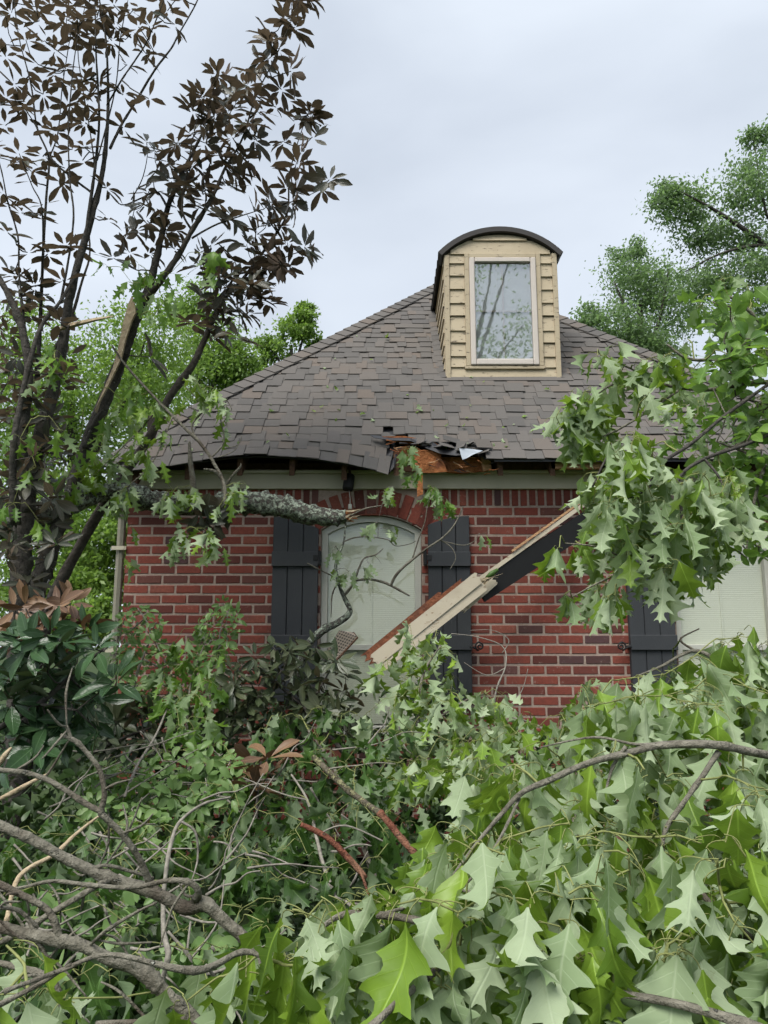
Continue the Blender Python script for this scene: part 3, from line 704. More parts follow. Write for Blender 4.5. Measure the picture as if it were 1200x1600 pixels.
# hip caps
def hip(xa):
    A = Vector((xa, -OV, ZE)); Bp = Vector((XPK, YPK, ZPK)); sgn = 1 if xa < XPK else -1
    L = (Bp - A).length; d = (Bp - A).normalized(); n = int(L / 0.135)
    e1 = Vector((sgn, 0, 0)); e1 = (Vector((0, -1, 1)).normalized().cross(d)).normalized() * (1 if sgn > 0 else -1)
    e2 = (Vector((-sgn, 0, 1)).normalized().cross(d)).normalized() * (-1 if sgn > 0 else 1)
    if e1.x * sgn < 0: e1 = -e1
    if e2.y < 0: e2 = -e2
    up = Vector((-sgn, -1, 2)).normalized()
    for i in range(n):
        s0 = i * 0.135; s1 = s0 + 0.19
        def base(s):
            p = A + d * s
            if s < 0.75 and sgn > 0: p = p - Vector((0, 0, 0.08 * (1 - s / 0.75)))
            return p
        p0 = base(s0) + up * 0.044; p1 = base(min(s1, L)) + up * 0.030
        bb = Buf(); w = 0.135
        def rowp(p): return [p + e1 * w - up * 0.012 * 0, p, p + e2 * w]
        r0 = rowp(p0); r1 = rowp(p1); tk = up * 0.006
        V = [tuple(q) for q in r0 + r1] + [tuple(q - tk) for q in r0 + r1]
        bb.add(V, [(0, 1, 4, 3), (1, 2, 5, 4), (6, 9, 10, 7), (7, 10, 11, 8), (0, 6, 7, 1), (1, 7, 8, 2), (0, 3, 9, 6), (2, 8, 11, 5), (3, 4, 10, 9), (4, 5, 11, 10)], uni(0, 1))
        bb.build('hip_cap', M['shingle'], roof)
hip(XL); hip(XR)
# shingles torn loose round the hole
for k in range(16):
    a = uni(560, 770); p = P(a, table(a, [(560, 690), (640, 690), (700, 702), (770, 714)]) + uni(-6, 8), -.2); v = (p.z - ZE) / C45
    o = roof_pt(p.x, max(0.0, v), uni(.02, .05)); w = uni(.06, .15); h = uni(.05, .12)
    m = Matrix.Translation(o) @ Matrix.Rotation(uni(-.5, .5), 4, 'Z') @ Matrix.Rotation(R(45) + uni(-.5, .25), 4, 'X') @ Matrix.Rotation(uni(-.35, .35), 4, 'Y') @ Matrix.Diagonal((w, h, .004, 1))
    place('loose_shingle', random.choice(slabs), m, roof)
b = Buf()
for i in range(40):
    y = YPK + i * 0.14; b.add([(XPK - 0.11, y, ZPK - 0.085), (XPK, y, ZPK + 0.03), (XPK + 0.11, y, ZPK - 0.085), (XPK - 0.11, y + 0.19, ZPK - 0.1), (XPK, y + 0.19, ZPK + 0.018), (XPK + 0.11, y + 0.19, ZPK - 0.1)], [(0, 1, 4, 3), (1, 2, 5, 4)], uni(0, 1))
b.build('ridge_cap', M['shingle'], roof)
# eave framing laid open by the storm
b = Buf(); b.box(XLW + 0.05, XRW, 0.20, 0.24, Z_FR1 - 0.1, ZE + 0.5); b.build('attic_shade_sheet', M['void'], house)  # sheet added behind the rafters, coloured as the attic's shade
b = Buf(); b.box(XLW, XRW, 0.0, 0.19, ZT + 0.004, ZT + 0.05); b.build('top_plate', M['wood_dark'], house)
xr = XLW + 0.12
while xr < XRW:
    b = Buf(); s = 0.02
    sag = max(0, table(xr, SAG)) * 1.0 if xr < 0.08 else 0
    b.add([(xr - s, -OV + 0.06, ZE - 0.13 - sag), (xr + s, -OV + 0.06, ZE - 0.13 - sag), (xr + s, 0.5, ZE + 0.40), (xr - s, 0.5, ZE + 0.40),
           (xr - s, -OV + 0.06, ZE + 0.02 - sag), (xr + s, -OV + 0.06, ZE + 0.02 - sag), (xr + s, 0.5, ZE + 0.55 - 0.1), (xr - s, 0.5, ZE + 0.55 - 0.1)],
          [(0, 3, 2, 1), (4, 5, 6, 7), (0, 1, 5, 4), (1, 2, 6, 5), (2, 3, 7, 6), (3, 0, 4, 7)])
    if not (0.1 < xr < 0.7): b.build('rafter', M['wood_dark'], house)
    xr += 0.406
# exposed orange sheathing and broken lumber at the hole
def slab_between(name, mat, pxs, Y, th, parent, wob=0.006, label=None):
    """flat broken board: outline in photo pixels, standing at depth Y with real thickness"""
    pts = []
    for i, (a, c) in enumerate(pxs):
        q = P(a, c, Y); pts.append((q.x, q.z))
    area = sum(pts[i][0] * pts[(i + 1) % len(pts)][1] - pts[(i + 1) % len(pts)][0] * pts[i][1] for i in range(len(pts)))
    if area < 0: pts.reverse()
    bb = Buf(); bb.prism(pts, Y, Y + th); return bb.build(name, mat, parent, label=label)
slab_between('sheathing', M['wood_orange'], [(640, 701), (652, 699), (660, 704), (676, 702), (690, 705), (689, 716), (694, 724), (699, 737), (672, 739), (655, 738), (641, 730), (646, 716)], -0.20, 0.012, house, label='splintered orange sheathing in the torn eave')
slab_between('sheathing', M['wood_orange'], [(597, 682), (630, 681), (672, 688), (690, 697), (668, 699), (640, 692), (612, 689)], -0.15, 0.012, house)
slab_between('sheathing', M['wood_orange'], [(612, 700), (640, 696), (644, 712), (630, 722), (617, 718)], -0.10, 0.012, house)
slab_between('broken_rafter', M['wood_orange'], [(688, 714), (748, 714), (764, 721), (763, 735), (720, 739), (698, 737)], -0.12, 0.04, house, label='broken reddish rafter end in the torn eave')
slab_between('broken_rafter', M['lumber'], [(752, 714), (766, 714), (768, 732), (755, 736)], -0.17, 0.04, house)
slab_between('broken_rafter', M['wood_dark'], [(580, 712), (640, 728), (650, 738), (575, 730)], -0.08, 0.04, house)
slab_between('blocking', M['lumber'], [(861, 714), (950, 713), (950, 732), (862, 732)], -0.24, 0.038, house, label='pale lumber blocking under the eave')
slab_between('blocking', M['wood_dark'], [(775, 722), (850, 722), (850, 736), (775, 737)], -0.05, 0.03, house)
slab_between('blocking', M['wood_orange'], [(651, 736), (660, 736), (661, 772), (652, 776)], -0.21, 0.012, house)
for k in range(34):
    a = uni(600, 765); c = table(a, [(600, 686), (640, 700), (700, 712), (765, 722)]) + uni(-4, 22); L = uni(8, 26); an = uni(-.7, .9)
    b = Buf(); q = P(a, c, -uni(.14, .27)); e = P(a + L * math.cos(an), c + L * math.sin(an) * .6, -uni(.16, .30)); b.tube([q, (q + e) / 2 + rv() * .008, e], [uni(.003, .008), .004, .001], 4, .5, .3)
    b.build('splinter', random.choice([M['wood_orange'], M['wood_dark'], M['lumber'], M['wood_orange'], M['felt']]), house)
def rag(name, mat, rows, parent, label=None):
    """torn sheet: rows of (px, py, Y) points"""
    bb = Buf(); n = len(rows[0]); V = []; F = []
    for r in rows:
        for a, c, y in r: V.append(tuple(P(a, c, y) + rv() * 0.004))
    for j in range(len(rows) - 1):
        for i in range(n - 1): F.append((j * n + i, j * n + i + 1, (j + 1) * n + i + 1, (j + 1) * n + i))
    bb.add(V, F); o = bb.build(name, mat, parent, label=label)
    s = o.modifiers.new('thickness', 'SOLIDIFY'); s.thickness = 0.003; return o
rag('torn_felt', M['felt'], [[(578, 680, -.13), (610, 683, -.13), (640, 683, -.14), (668, 688, -.16), (690, 698, -.18), (715, 699, -.2), (740, 703, -.22)],
                             [(585, 685, -.17), (612, 688, -.18), (642, 690, -.19), (666, 700, -.22), (688, 709, -.25), (712, 712, -.27), (738, 709, -.27)]], house, 'black felt hanging torn from the roof edge')
rag('torn_felt', M['felt_pale'], [[(718, 700, -.28), (735, 701, -.29), (754, 705, -.30)], [(719, 710, -.29), (735, 710, -.30), (748, 708, -.31)], [(723, 719, -.30), (730, 716, -.30), (739, 711, -.31)]], house, 'pale flap of torn roof felt')
# drip edge on the sound part of the eave
b = Buf(); b.box(0.85, XR, -OV - 0.012, -OV - 0.006, ZE - 0.035, ZE - 0.004); b.build('drip_edge', M['felt'], house)

# ---- dormer
DW = XD1 - XD0; DCX = (XD0 + XD1) / 2
d_r = ZDA - ZDS; d_rad = ((DW / 2) ** 2 + d_r ** 2) / (2 * d_r); d_cz = ZDA - d_rad; d_a = math.asin(DW / 2 / d_rad)
def d_arc(g, n=20, a0=None): 
    a0 = d_a if a0 is None else a0
    return [(DCX + (d_rad + g) * math.sin(t), d_cz + (d_rad + g) * math.cos(t)) for t in [lerp(-a0, a0, i / n) for i in range(n + 1)]]
def z_arc(x, g=0.0): return d_cz + math.sqrt(max(0, (d_rad + g) ** 2 - (x - DCX) ** 2))
db = Buf(); db.prism([(XD0, ZD0 - 0.1), (XD1, ZD0 - 0.1)] + list(reversed(d_arc(-0.004))), YD + 0.012, YD + 1.9)
dormer = db.build('dormer', M['tan'], house)
# the window opening is dark behind the panes, so the wall block is faced with boards
XW0, XW1 = P(734, 485, YD).x, P(838.5, 485, YD).x; ZW0, ZW1 = P(785, 566, YD).z, P(785, 405, YD).z
CAS = 0.045
lines = [P(710, y, YD).z for y in (590, 574, 557, 537, 517, 495, 475, 453.5, 433, 412.5, 398.5)]
CB = 0.04
def clap(poly):
    bb = Buf(); n = len(poly); zmin = min(p[1] for p in poly); zmax = max(p[1] for p in poly)
    V = []
    for x, z in poly: V.append((x, YD - 0.004 - 0.017 * (1 - (z - zmin) / max(zmax - zmin, 1e-4)), z))
    for x, z in poly: V.append((x, YD + 0.010, z))
    bb.add(V, [tuple(range(n)), tuple(range(2 * n - 1, n - 1, -1))] + [((i + 1) % n, i, n + i, n + (i + 1) % n) for i in range(n)]); bb.build('clapboard', M['tan'], dormer)
for i in range(len(lines) - 1):
    z0, z1 = lines[i] + 0.001, lines[i + 1] + 0.006
    if i == 0: clap([(XD0 + CB, z0 - 0.012), (XD1 - CB, z0 - 0.012), (XD1 - CB, z1), (XD0 + CB, z1)]); continue
    j1, j2 = uni(-0.006, 0.006), uni(-0.010, 0.010)
    for a, c, j in ((XD0 + CB + 0.001, XW0 - CAS - 0.001, j1), (XW1 + CAS + 0.001, XD1 - CB - 0.001, j2)):
        clap([(a, z0 + j), (c, z0 + j + uni(-.002, .002)), (c, min(z1 + j, z_arc(c, -0.02))), (a, min(z1 + j, z_arc(a, -0.02)))])
zt0 = lines[-1] + 0.001; zt1 = P(785, 376.5, YD).z
def clap_arc(z0, z1):
    xs = [lerp(XD0 + 0.012, XD1 - 0.012, i / 24) for i in range(25)]
    xs = [x for x in xs if z_arc(x, -0.008) > z0 + 0.004]
    top = [(x, min(z1, z_arc(x, -0.008))) for x in xs]
    clap([(xs[0], z0), (xs[-1], z0)] + list(reversed(top)))
clap_arc(zt0, zt1); clap_arc(zt1 - 0.004, ZDA + 1)
for a, c in ((XD0 - 0.006, XD0 + CB), (XD1 - CB, XD1 + 0.006)):
    bb = Buf(); bb.box(a, c, YD - 0.028, YD + 0.05, ZD0 - 0.06, min(z_arc(min(max(a, XD0 + 0.006), XD1 - 0.006) + 0.0, -0.012), ZDS + 0.01)); bb.build('corner_board', M['tan'], dormer, bevel=0.003)
for (a, c, z0, z1) in ((XW0 - CAS, XW0 - 0.002, ZW0 - 0.045, ZW1 + CAS), (XW1 + 0.002, XW1 + CAS, ZW0 - 0.045, ZW1 + CAS), (XW0 - 0.001, XW1 + 0.001, ZW1 + 0.002, ZW1 + CAS - 0.001), (XW0 - CAS - 0.012, XW1 + CAS + 0.012, ZW0 - 0.075, ZW0 - 0.046)):
    bb = Buf(); bb.box(a, c, YD - 0.032, YD + 0.01, z0, z1); bb.build('casing', M['tan'], dormer, bevel=0.003)
FW = 0.05
for (a, c, z0, z1) in ((XW0, XW0 + FW, ZW0 - 0.04, ZW1), (XW1 - FW, XW1, ZW0 - 0.04, ZW1), (XW0 + FW + .001, XW1 - FW - .001, ZW1 - FW, ZW1 - .001), (XW0 + FW + .001, XW1 - FW - .001, ZW0 - 0.039, ZW0 + 0.02)):
    bb = Buf(); bb.box(a, c, YD - 0.045, YD + 0.008, z0, z1); bb.build('window_frame', M['vinyl'], dormer, bevel=0.008)
bb = Buf(); bb.box(XW0 + FW, XW1 - FW, YD - 0.018, YD - 0.014, ZW0 + 0.02, ZW1 - FW); bb.build('pane', M['dormer_pane'], dormer)
bb = Buf(); bb.box(XW0 + FW, XW1 - FW, YD + 0.0, YD + 0.006, ZW0 + 0.02, ZW1 - FW); bb.build('blind', simple('pale_shade', (0.60, 0.645, 0.62), 0.8), dormer)
xm = (XW0 + XW1) / 2; zm = P(785, 487, YD).z
bb = Buf(); bb.box(xm - 0.008, xm + 0.008, YD - 0.013, YD - 0.005, ZW0 + 0.02, ZW1 - FW); bb.build('muntin', M['vinyl'], dormer)
bb = Buf(); bb.box(XW0 + FW, XW1 - FW, YD - 0.0128, YD - 0.0055, zm - 0.008, zm + 0.008); bb.build('muntin', M['vinyl'], dormer)
# cheek siding, left and right
for side, xs in ((-1, XD0), (1, XD1)):
    for i in range(len(lines) - 1):
        z0, z1 = lines[i] + 0.001, lines[i + 1] + 0.006
        ya = YD + 0.05; yb = (z0 - ZE) - OV + 0.12
        if yb < ya + 0.05: yb = ya + 0.12
        bb = Buf(); o0, o1 = xs + side * 0.020, xs + side * 0.004
        bb.add([(o0, ya, z0), (o0, yb, z0), (o1, yb + 0.1, z1), (o1, ya, z1), (xs - side * .005, ya, z0), (xs - side * .005, yb, z0), (xs - side * .005, yb + 0.1, z1), (xs - side * .005, ya, z1)],
               [(0, 1, 2, 3), (7, 6, 5, 4), (1, 0, 4, 5), (3, 2, 6, 7), (0, 3, 7, 4), (2, 1, 5, 6)] if side < 0 else [(3, 2, 1, 0), (4, 5, 6, 7), (5, 4, 0, 1), (7, 6, 2, 3), (4, 7, 3, 0), (6, 5, 1, 2)])
        bb.build('clapboard', M['tan'], dormer)
# barrel roof: courses of curved roofing, overhanging the front
a_out = d_a + 0.05
nseg = 11; y0 = YD - 0.05
for k in range(nseg):
    ya = y0 + k * 0.165; yb = ya + 0.20; bb = Buf(); n = 22; V = []
    g0 = 0.052 + uni(0, .003); g1 = g0 - 0.010
    tn = 0.048 if k == 0 else 0.022
    for (y, g) in ((ya, g0), (yb, g1), (yb, g1 - tn), (ya, g0 - tn)):
        for x, z in d_arc(g, n, a_out): V.append((x, y, z))
    m_ = n + 1; F = []
    for i in range(n):
        F += [(i, i + 1, m_ + i + 1, m_ + i), (m_ + i, m_ + i + 1, 2 * m_ + i + 1, 2 * m_ + i), (2 * m_ + i, 2 * m_ + i + 1, 3 * m_ + i + 1, 3 * m_ + i), (3 * m_ + i, 3 * m_ + i + 1, i + 1, i)]
    F += [(0, m_, 2 * m_, 3 * m_), (n, 3 * m_ + n, 2 * m_ + n, m_ + n)]
    bb.add(V, F, 0.5); bb.build('barrel_roof_course', M['cap'], dormer)
# flashing strip and saddle shingles at the foot
bb = Buf(); zf = ZE + VD * C45
bb.add([tuple(roof_pt(XD0 - 0.12, VD - 0.075, 0.022)), tuple(roof_pt(XD1 + 0.1, VD - 0.08, 0.024)), tuple(roof_pt(XD1 + 0.1, VD + 0.01, 0.024)), tuple(roof_pt(XD0 - 0.12, VD + 0.02, 0.022))], [(0, 1, 2, 3)], 0.1)
fl = bb.build('flashing', M['shingle'], dormer); s = fl.modifiers.new('thickness', 'SOLIDIFY'); s.thickness = 0.006
for side, xs in ((-1, XD0), (1, XD1)):
    bb = Buf(); v = VD - 0.02
    while v < VD + 1.6:
        bb.add([tuple(roof_pt(xs, v, 0.03)), tuple(roof_pt(xs + side * 0.09, v, 0.018)), tuple(roof_pt(xs + side * 0.09, v + .13, 0.016)), tuple(roof_pt(xs, v + .13, 0.026))], [(0, 1, 2, 3)] if side > 0 else [(3, 2, 1, 0)], uni(0, 1)); v += 0.127
    bb.build('step_flashing', M['shingle'], dormer)

# ================================================================== VEGETATION ENGINE
class Plant:
    """one thing: bark parts, leaves as parts (at most 300), the rest of its leaves joined"""
    def __init__(s, name, label, cat, loc, group=None):
        s.t = thing(name, label, cat, loc, group); s.lv = []; s.tw = Buf(); s.paths = []
    def limb(s, pts, mat, name='limb', sides=8, rough=0.25, n=6, wob=0.0):
        """pts: (px, py, distance, radius in metres)"""
        q = [(PD(a, c, d) + (rv() * wob if wob else Vector()), r) for a, c, d, r in pts]
        ps, rs = catmull(q, n); b = Buf()
        rk = [r_ * (uni(1.1, 1.3) if random.random() < .07 else uni(.95, 1.05)) for r_ in rs] if rough > .12 else rs
        b.tube(ps, rk, sides, uni(0, 1), rough); s.paths.append((ps, rs))
        return b.build(name, M[mat], s.t, smooth=True)
    def hidden_path(s, pts, n=6):
        ps, rs = catmull([(PD(a, c, d), r) for a, c, d, r in pts], n); s.paths.append((ps, rs))
    def nearest(s, p):
        best = None; bd = 1e9
        for ps, rs in s.paths:
            for q, r in zip(ps, rs):
                dd = (q - p).length_squared
                if dd < bd: bd = dd; best = (q, r)
        return best
    def twig_to(s, p, r0=0.004, r1=0.0018, arch=0.25, maxlen=None):
        if not s.paths: return
        q, r = s.nearest(p)
        if maxlen and (q - p).length > maxlen: q = p + (q - p).normalized() * maxlen
        L = (p - q).length; m = (p + q) / 2 + Vector((0, 0, arch * L)) + rv() * 0.08 * L; m1 = (q * 2 + m) / 3 + rv() * 0.02 * L
        ps, rs = catmull([(q, min(r, r0)), (m1.lerp(m, .5), lerp(min(r, r0), r1, .4)), (m, lerp(min(r, r0), r1, .6)), (p, r1)], 5)
        s.tw.tube(ps, rs, 4)
        s.paths.append((ps[5:], rs[5:]))
    def oak_cluster(s, c, n, size, pale=0.7, droop=1.1, spread=0.9, twig=True, arch=0.2):
        top = c + Vector((0, 0, size * 0.42))
        if twig: s.twig_to(top, arch=arch, r0=(.003 if arch < .1 else .004), maxlen=(.16 if arch < .1 else None))
        for i in range(n):
            o = rv(); o.z = o.z * 0.5; pd = (o * spread + Vector((0, 0, -0.25))).normalized(); pl = size * uni(0.18, 0.40)
            p0 = top + rv() * size * 0.10; p1 = p0 + pd * pl
            d = (pd * 0.7 + Vector((0, 0, -droop * uni(0.75, 1.35))) + rv() * 0.36).normalized()
            yb = 1.0 if random.random() < pale else -0.8
            nn = Vector((uni(-1.2, 1.2), yb, uni(-0.3, 0.6)))
            s.lv.append((p1, d, nn, size * uni(0.7, 1.15)))
            q1 = p0 + (pd + Vector((0, 0, 0.35))) * pl * 0.45; q2 = p1 - d * pl * 0.35; cv = []
            for k in range(6):
                t = k / 5; u = 1 - t; cv.append(p0 * (u ** 3) + q1 * (3 * u * u * t) + q2 * (3 * u * t * t) + p1 * (t ** 3))
            s.tw.tube(cv, [0.0013, .0011, .001, .001, .0009, .0009], 3, cap=False)
    def whorl(s, c, axis, n, size, twig=True, flat=0.35, r0=0.006):
        if twig: s.twig_to(c, r0=r0, r1=0.003, arch=-0.08)
        axis = axis.normalized(); e1 = axis.orthogonal().normalized(); e2 = axis.cross(e1); ph = uni(0, 6.28)
        for i in range(n):
            a = ph + i * 2.4; el = uni(-0.15, 0.9) * flat * 2; rad = e1 * math.cos(a) + e2 * math.sin(a)
            d = (rad + axis * el + Vector((0, 0, -0.18))).normalized()
            p = c + axis * uni(-0.03, 0.01) * size * 4 + d * 0.02; nn = (axis - rad * 0.3 + rv() * 0.25)
            s.lv.append((p, d, nn, size * uni(0.65, 1.1)))
    def done(s, key, mat, twig_mat='twig', lod=None, single=220, twig_name='twigs', maxpx=True):
        if s.tw.v: s.tw.build(twig_name, M[twig_mat], s.t, smooth=True, kind='stuff')
        L = [(leaf_matrix(*x), to_px(x[0] + x[1] * x[3] * 0.5), x[3]) for x in s.lv]
        vis = [x for x in L if -60 < x[1][0] < 1260 and -60 < x[1][1] < 1680]; vis.sort(key=lambda x: -x[2] / max(x[1][2], 0.1))
        ids = set(id(x) for x in vis[:single]); ms = leaf_meshes(key, mat)
        for x in vis[:single]: place('leaf', random.choice(ms), x[0], s.t)
        rest = [x[0] for x in L if id(x) not in ids]
        if rest: joined_leaves('foliage', lod or key, mat, rest, s.t)
        return s.t
def in_poly(x, y, poly):
    c = False; j = len(poly) - 1
    for i in range(len(poly)):
        xi, yi = poly[i]; xj, yj = poly[j]
        if (yi > y) != (yj > y) and x < (xj - xi) * (y - yi) / (yj - yi) + xi: c = not c
        j = i
    return c
def fill(poly, n, mind):
    xs = [p[0] for p in poly]; ys = [p[1] for p in poly]; out = []; tries = 0
    while len(out) < n and tries < n * 60:
        tries += 1; x, y = uni(min(xs), max(xs)), uni(min(ys), max(ys))
        if in_poly(x, y, poly) and all((x - a) ** 2 + (y - c) ** 2 > mind * mind for a, c in out): out.append((x, y))
    return out

# ================================================================== BACKGROUND TREES
def far_tree(name, label, blobs, mat, leaf, trunk, limbs=(), group='trees behind the house', dens=1.0, clump=0.5):
    """blobs: (px, py, rx px, ry px, distance, number of leaves)"""
    x, y, d, r, pyb = trunk
    base = PD(x, pyb, d); base.z = 0
    t = thing(name, label, 'tree', base, group)
    ps, rs = catmull([(Vector((base.x, base.y, 0)), r), (PD(x + 4, (pyb + y) / 2, d), r * 0.8), (PD(x, y, d), r * 0.4)], 6)
    b = Buf(); b.tube(ps, rs, 8, 0.5, 0.2); b.build('trunk', M['bark_dark'], t, smooth=True)
    for lb in limbs:
        ps, rs = catmull([(PD(a, c, dd), rr) for a, c, dd, rr in lb], 5); b = Buf(); b.tube(ps, rs, 6, 0.5, 0.2); b.build('limb', M['bark_dark'], t, smooth=True)
    C = []; 
    for (cx, cy, rx, ry, dd, n) in blobs:
        n = int(n * dens); k = max(6, n // 90); c0 = PD(cx, cy, dd); f = to_px(c0)[2] / FPX
        ax = np.array([rx * f, min(rx, ry) * f * 1.0, ry * f])
        u = rng.normal(size=(k, 3)); u /= np.linalg.norm(u, axis=1)[:, None]; u *= (rng.random(k) ** 0.45)[:, None]
        cc = u * ax * 0.86 + np.array(c0)
        which = rng.integers(0, k, n); cs = clump * np.minimum(ax.min(), 1.3) * 0.42
        C.append(cc[which] + rng.normal(size=(n, 3)) * np.array([cs, cs, cs * 0.55]) * rng.uniform(0.6, 1.2, (k, 1))[which])
    C = np.concatenate(C); n = len(C)
    d_ = rng.normal(size=(n, 3)); d_[:, 2] -= 0.35; d_ /= np.linalg.norm(d_, axis=1)[:, None]
    nr = rng.normal(size=(n, 3)) * 0.8; nr[:, 2] += 0.7; nr -= d_ * (nr * d_).sum(1)[:, None]; nr /= np.linalg.norm(nr, axis=1)[:, None]
    xx = np.cross(d_, nr); s = leaf * rng.uniform(0.6, 1.25, n)[:, None]
    v0 = C; v1 = C + d_ * s * 0.5 + xx * s * 0.24 + nr * s * 0.07; v2 = C + d_ * s; v3 = C + d_ * s * 0.5 - xx * s * 0.24 + nr * s * 0.07
    vv = np.stack([v0, v1, v2, v3], 1).reshape(-1, 3); ff = np.arange(n * 4).reshape(n, 4)
    np_mesh('crown', vv, ff, np.repeat(rng.random(n), 4), None, mat, t, None)
    return t
far_tree('leafy_tree', 'dense bright green tree behind the broken magnolia trunks', [(120, 640, 150, 130, 12, 11000), (60, 820, 140, 130, 11, 8000), (230, 560, 110, 100, 12.5, 7000), (150, 900, 120, 90, 10.5, 5500), (20, 560, 90, 110, 12, 4000), (60, 930, 120, 60, 10, 5000), (170, 830, 60, 110, 10.5, 4500), (10, 720, 80, 120, 11.5, 4000), (140, 975, 130, 45, 9.5, 5500)], 'tree_lime', 0.085, (110, 600, 12, 0.13, 1000),
         [[(110, 850, 12, .06), (60, 700, 11.8, .04), (40, 560, 11.7, .015)], [(112, 760, 12, .05), (190, 640, 12.2, .03), (230, 520, 12.3, .012)]])
far_tree('leafy_tree', 'light green tree showing between the magnolia and the roof hip', [(330, 560, 85, 75, 16, 7500), (300, 480, 50, 45, 16, 2400), (375, 590, 50, 45, 16, 2600), (250, 640, 90, 90, 15, 5000), (275, 760, 60, 90, 14.5, 4500)], 'tree_lime', 0.10, (310, 560, 16, 0.14, 1010),
         [[(310, 650, 16, .06), (350, 570, 15.8, .03), (380, 530, 15.8, .012)]])
far_tree('leafy_tree', 'small pale green tree top above the left slope of the roof', [(470, 510, 36, 34, 26, 2300), (430, 545, 36, 30, 26, 1500), (480, 475, 20, 14, 26, 600), (415, 575, 26, 22, 26, 800), (490, 540, 20, 25, 26, 700)], 'tree_lime', 0.17, (455, 540, 26, 0.14, 900),
         [[(455, 600, 26, .07), (470, 540, 26, .05), (485, 490, 26, .02)], [(455, 590, 26, .06), (430, 555, 26, .04), (415, 530, 26, .02)]])
far_tree('broadleaf_tree', 'rounded dark green tree just beyond the right slope of the roof', [(1000, 440, 62, 52, 22, 5600), (960, 520, 80, 45, 21, 6000), (1050, 480, 55, 60, 22, 5000), (915, 500, 34, 24, 21, 1700), (1010, 550, 80, 40, 21, 4500), (985, 395, 36, 22, 22, 1300)], 'tree_cool', 0.12, (1000, 470, 22, 0.2, 760),
         [[(1000, 600, 22, .1), (985, 510, 21.6, .06), (960, 440, 21.5, .02)], [(1000, 580, 22, .1), (1030, 500, 21.7, .05), (1045, 420, 21.6, .02)]], group='tall trees right of the house', dens=.82, clump=.8)
far_tree('broadleaf_tree', 'tall airy green tree with dark spreading limbs in the upper right', [(1075, 320, 60, 42, 18, 3800), (1130, 375, 70, 42, 18, 3600), (1180, 290, 50, 55, 17.5, 3600), (1105, 440, 60, 40, 18, 2600), (1190, 430, 45, 55, 17.5, 3200), (1040, 300, 26, 30, 18, 1000), (1190, 215, 26, 30, 18, 1200), (1170, 500, 50, 40, 18, 2200), (1260, 330, 70, 130, 18, 4500)], 'tree_cool', 0.11, (1275, 250, 18, 0.24, 760),
         [[(1280, 450, 18, .12), (1190, 378, 17.6, .07), (1120, 330, 17.5, .045), (1065, 300, 17.5, .015)], [(1275, 420, 18, .09), (1200, 385, 17.6, .05), (1130, 395, 17.5, .03), (1070, 425, 17.5, .012)], [(1275, 330, 18, .1), (1210, 350, 17.6, .04), (1190, 300, 17.5, .03), (1180, 230, 17.5, .012)]], group='tall trees right of the house', dens=.82, clump=.8)
# a tree on the viewer's side of the street: it shows only as the reflection in the dormer glass
bt = thing('street_tree', 'tree reflected in the dormer window glass', 'tree', (2.0, -24.0, 0))
ps, rs = catmull([(Vector((2, -24, 0)), .3), (Vector((2.4, -24, 6)), .24), (Vector((3.4, -24.2, 12)), .16), (Vector((4.6, -24.2, 17)), .06), (Vector((4.9, -24.2, 19)), .03)], 6); b = Buf(); b.tube(ps, rs, 8, .5, .2); b.build('trunk', M['bark_dark'], bt, smooth=True)
tips = ((2.6, -24, 18.5), (3.4, -24, 17.2), (5.6, -23.6, 18.6), (6.2, -24.3, 15.6), (3.0, -24, 15.5), (1.2, -24, 14))
for e in tips:
    ps, rs = catmull([(Vector((3.3, -24.2, 11.5)), .12), (Vector(((3.6 + e[0]) / 2, e[1], (11.5 + e[2]) / 2 + .3)), .07), (Vector(e), .02)], 5); b = Buf(); b.tube(ps, rs, 6, .5, .2); b.build('limb', M['bark_dark'], bt, smooth=True)
nn_ = 3000; cc = np.array(list(tips) + [(4.2, -24, 14.5), (5.4, -24, 14.2), (6.4, -24, 14.4), (3.6, -24, 13.6), (4.6, -24, 19.4), (3.8, -24, 18.4), (3.2, -24, 16.3), (0, -24, 12), (2, -24, 12.5), (7.5, -24, 13)])
C = cc[rng.integers(0, len(cc), nn_)] + rng.normal(size=(nn_, 3)) * np.array([0.62, 0.8, 0.42])
d_ = rng.normal(size=(nn_, 3)); d_ /= np.linalg.norm(d_, axis=1)[:, None]; xx = np.cross(d_, rng.normal(size=(nn_, 3))); xx /= np.linalg.norm(xx, axis=1)[:, None]
np_mesh('crown', np.stack([C, C + d_ * .09 + xx * .05, C + d_ * .18, C + d_ * .09 - xx * .05], 1).reshape(-1, 3), np.arange(nn_ * 4).reshape(-1, 4), np.repeat(rng.random(nn_), 4), None, 'tree_cool', bt, None)

# ================================================================== MAGNOLIAS ON THE LEFT
def mag_leaves(pl, path_list, step, n, size, start=0.25, jit=0.10, flat=0.35):
    """leaf whorls along limbs"""
    for ps, rs in path_list:
        L = 0; nxt = 0; tot = sum((ps[i] - ps[i - 1]).length for i in range(1, len(ps)))
        for i in range(1, len(ps)):
            L += (ps[i] - ps[i - 1]).length
            if L > tot * start and L > nxt:
                nxt = L + step * uni(0.6, 1.5); t = (ps[i] - ps[i - 1]).normalized(); o = rv(); o.z = abs(o.z) * 0.6
                c = ps[i] + (o + t * 0.5) * jit * uni(0.5, 1.8); pl.whorl(c, o + t + Vector((0, 0, 0.4)), random.randint(n - 2, n + 2), size, flat=flat)
        pl.whorl(ps[-1], (ps[-1] - ps[-2]), n, size, twig=False, flat=flat)

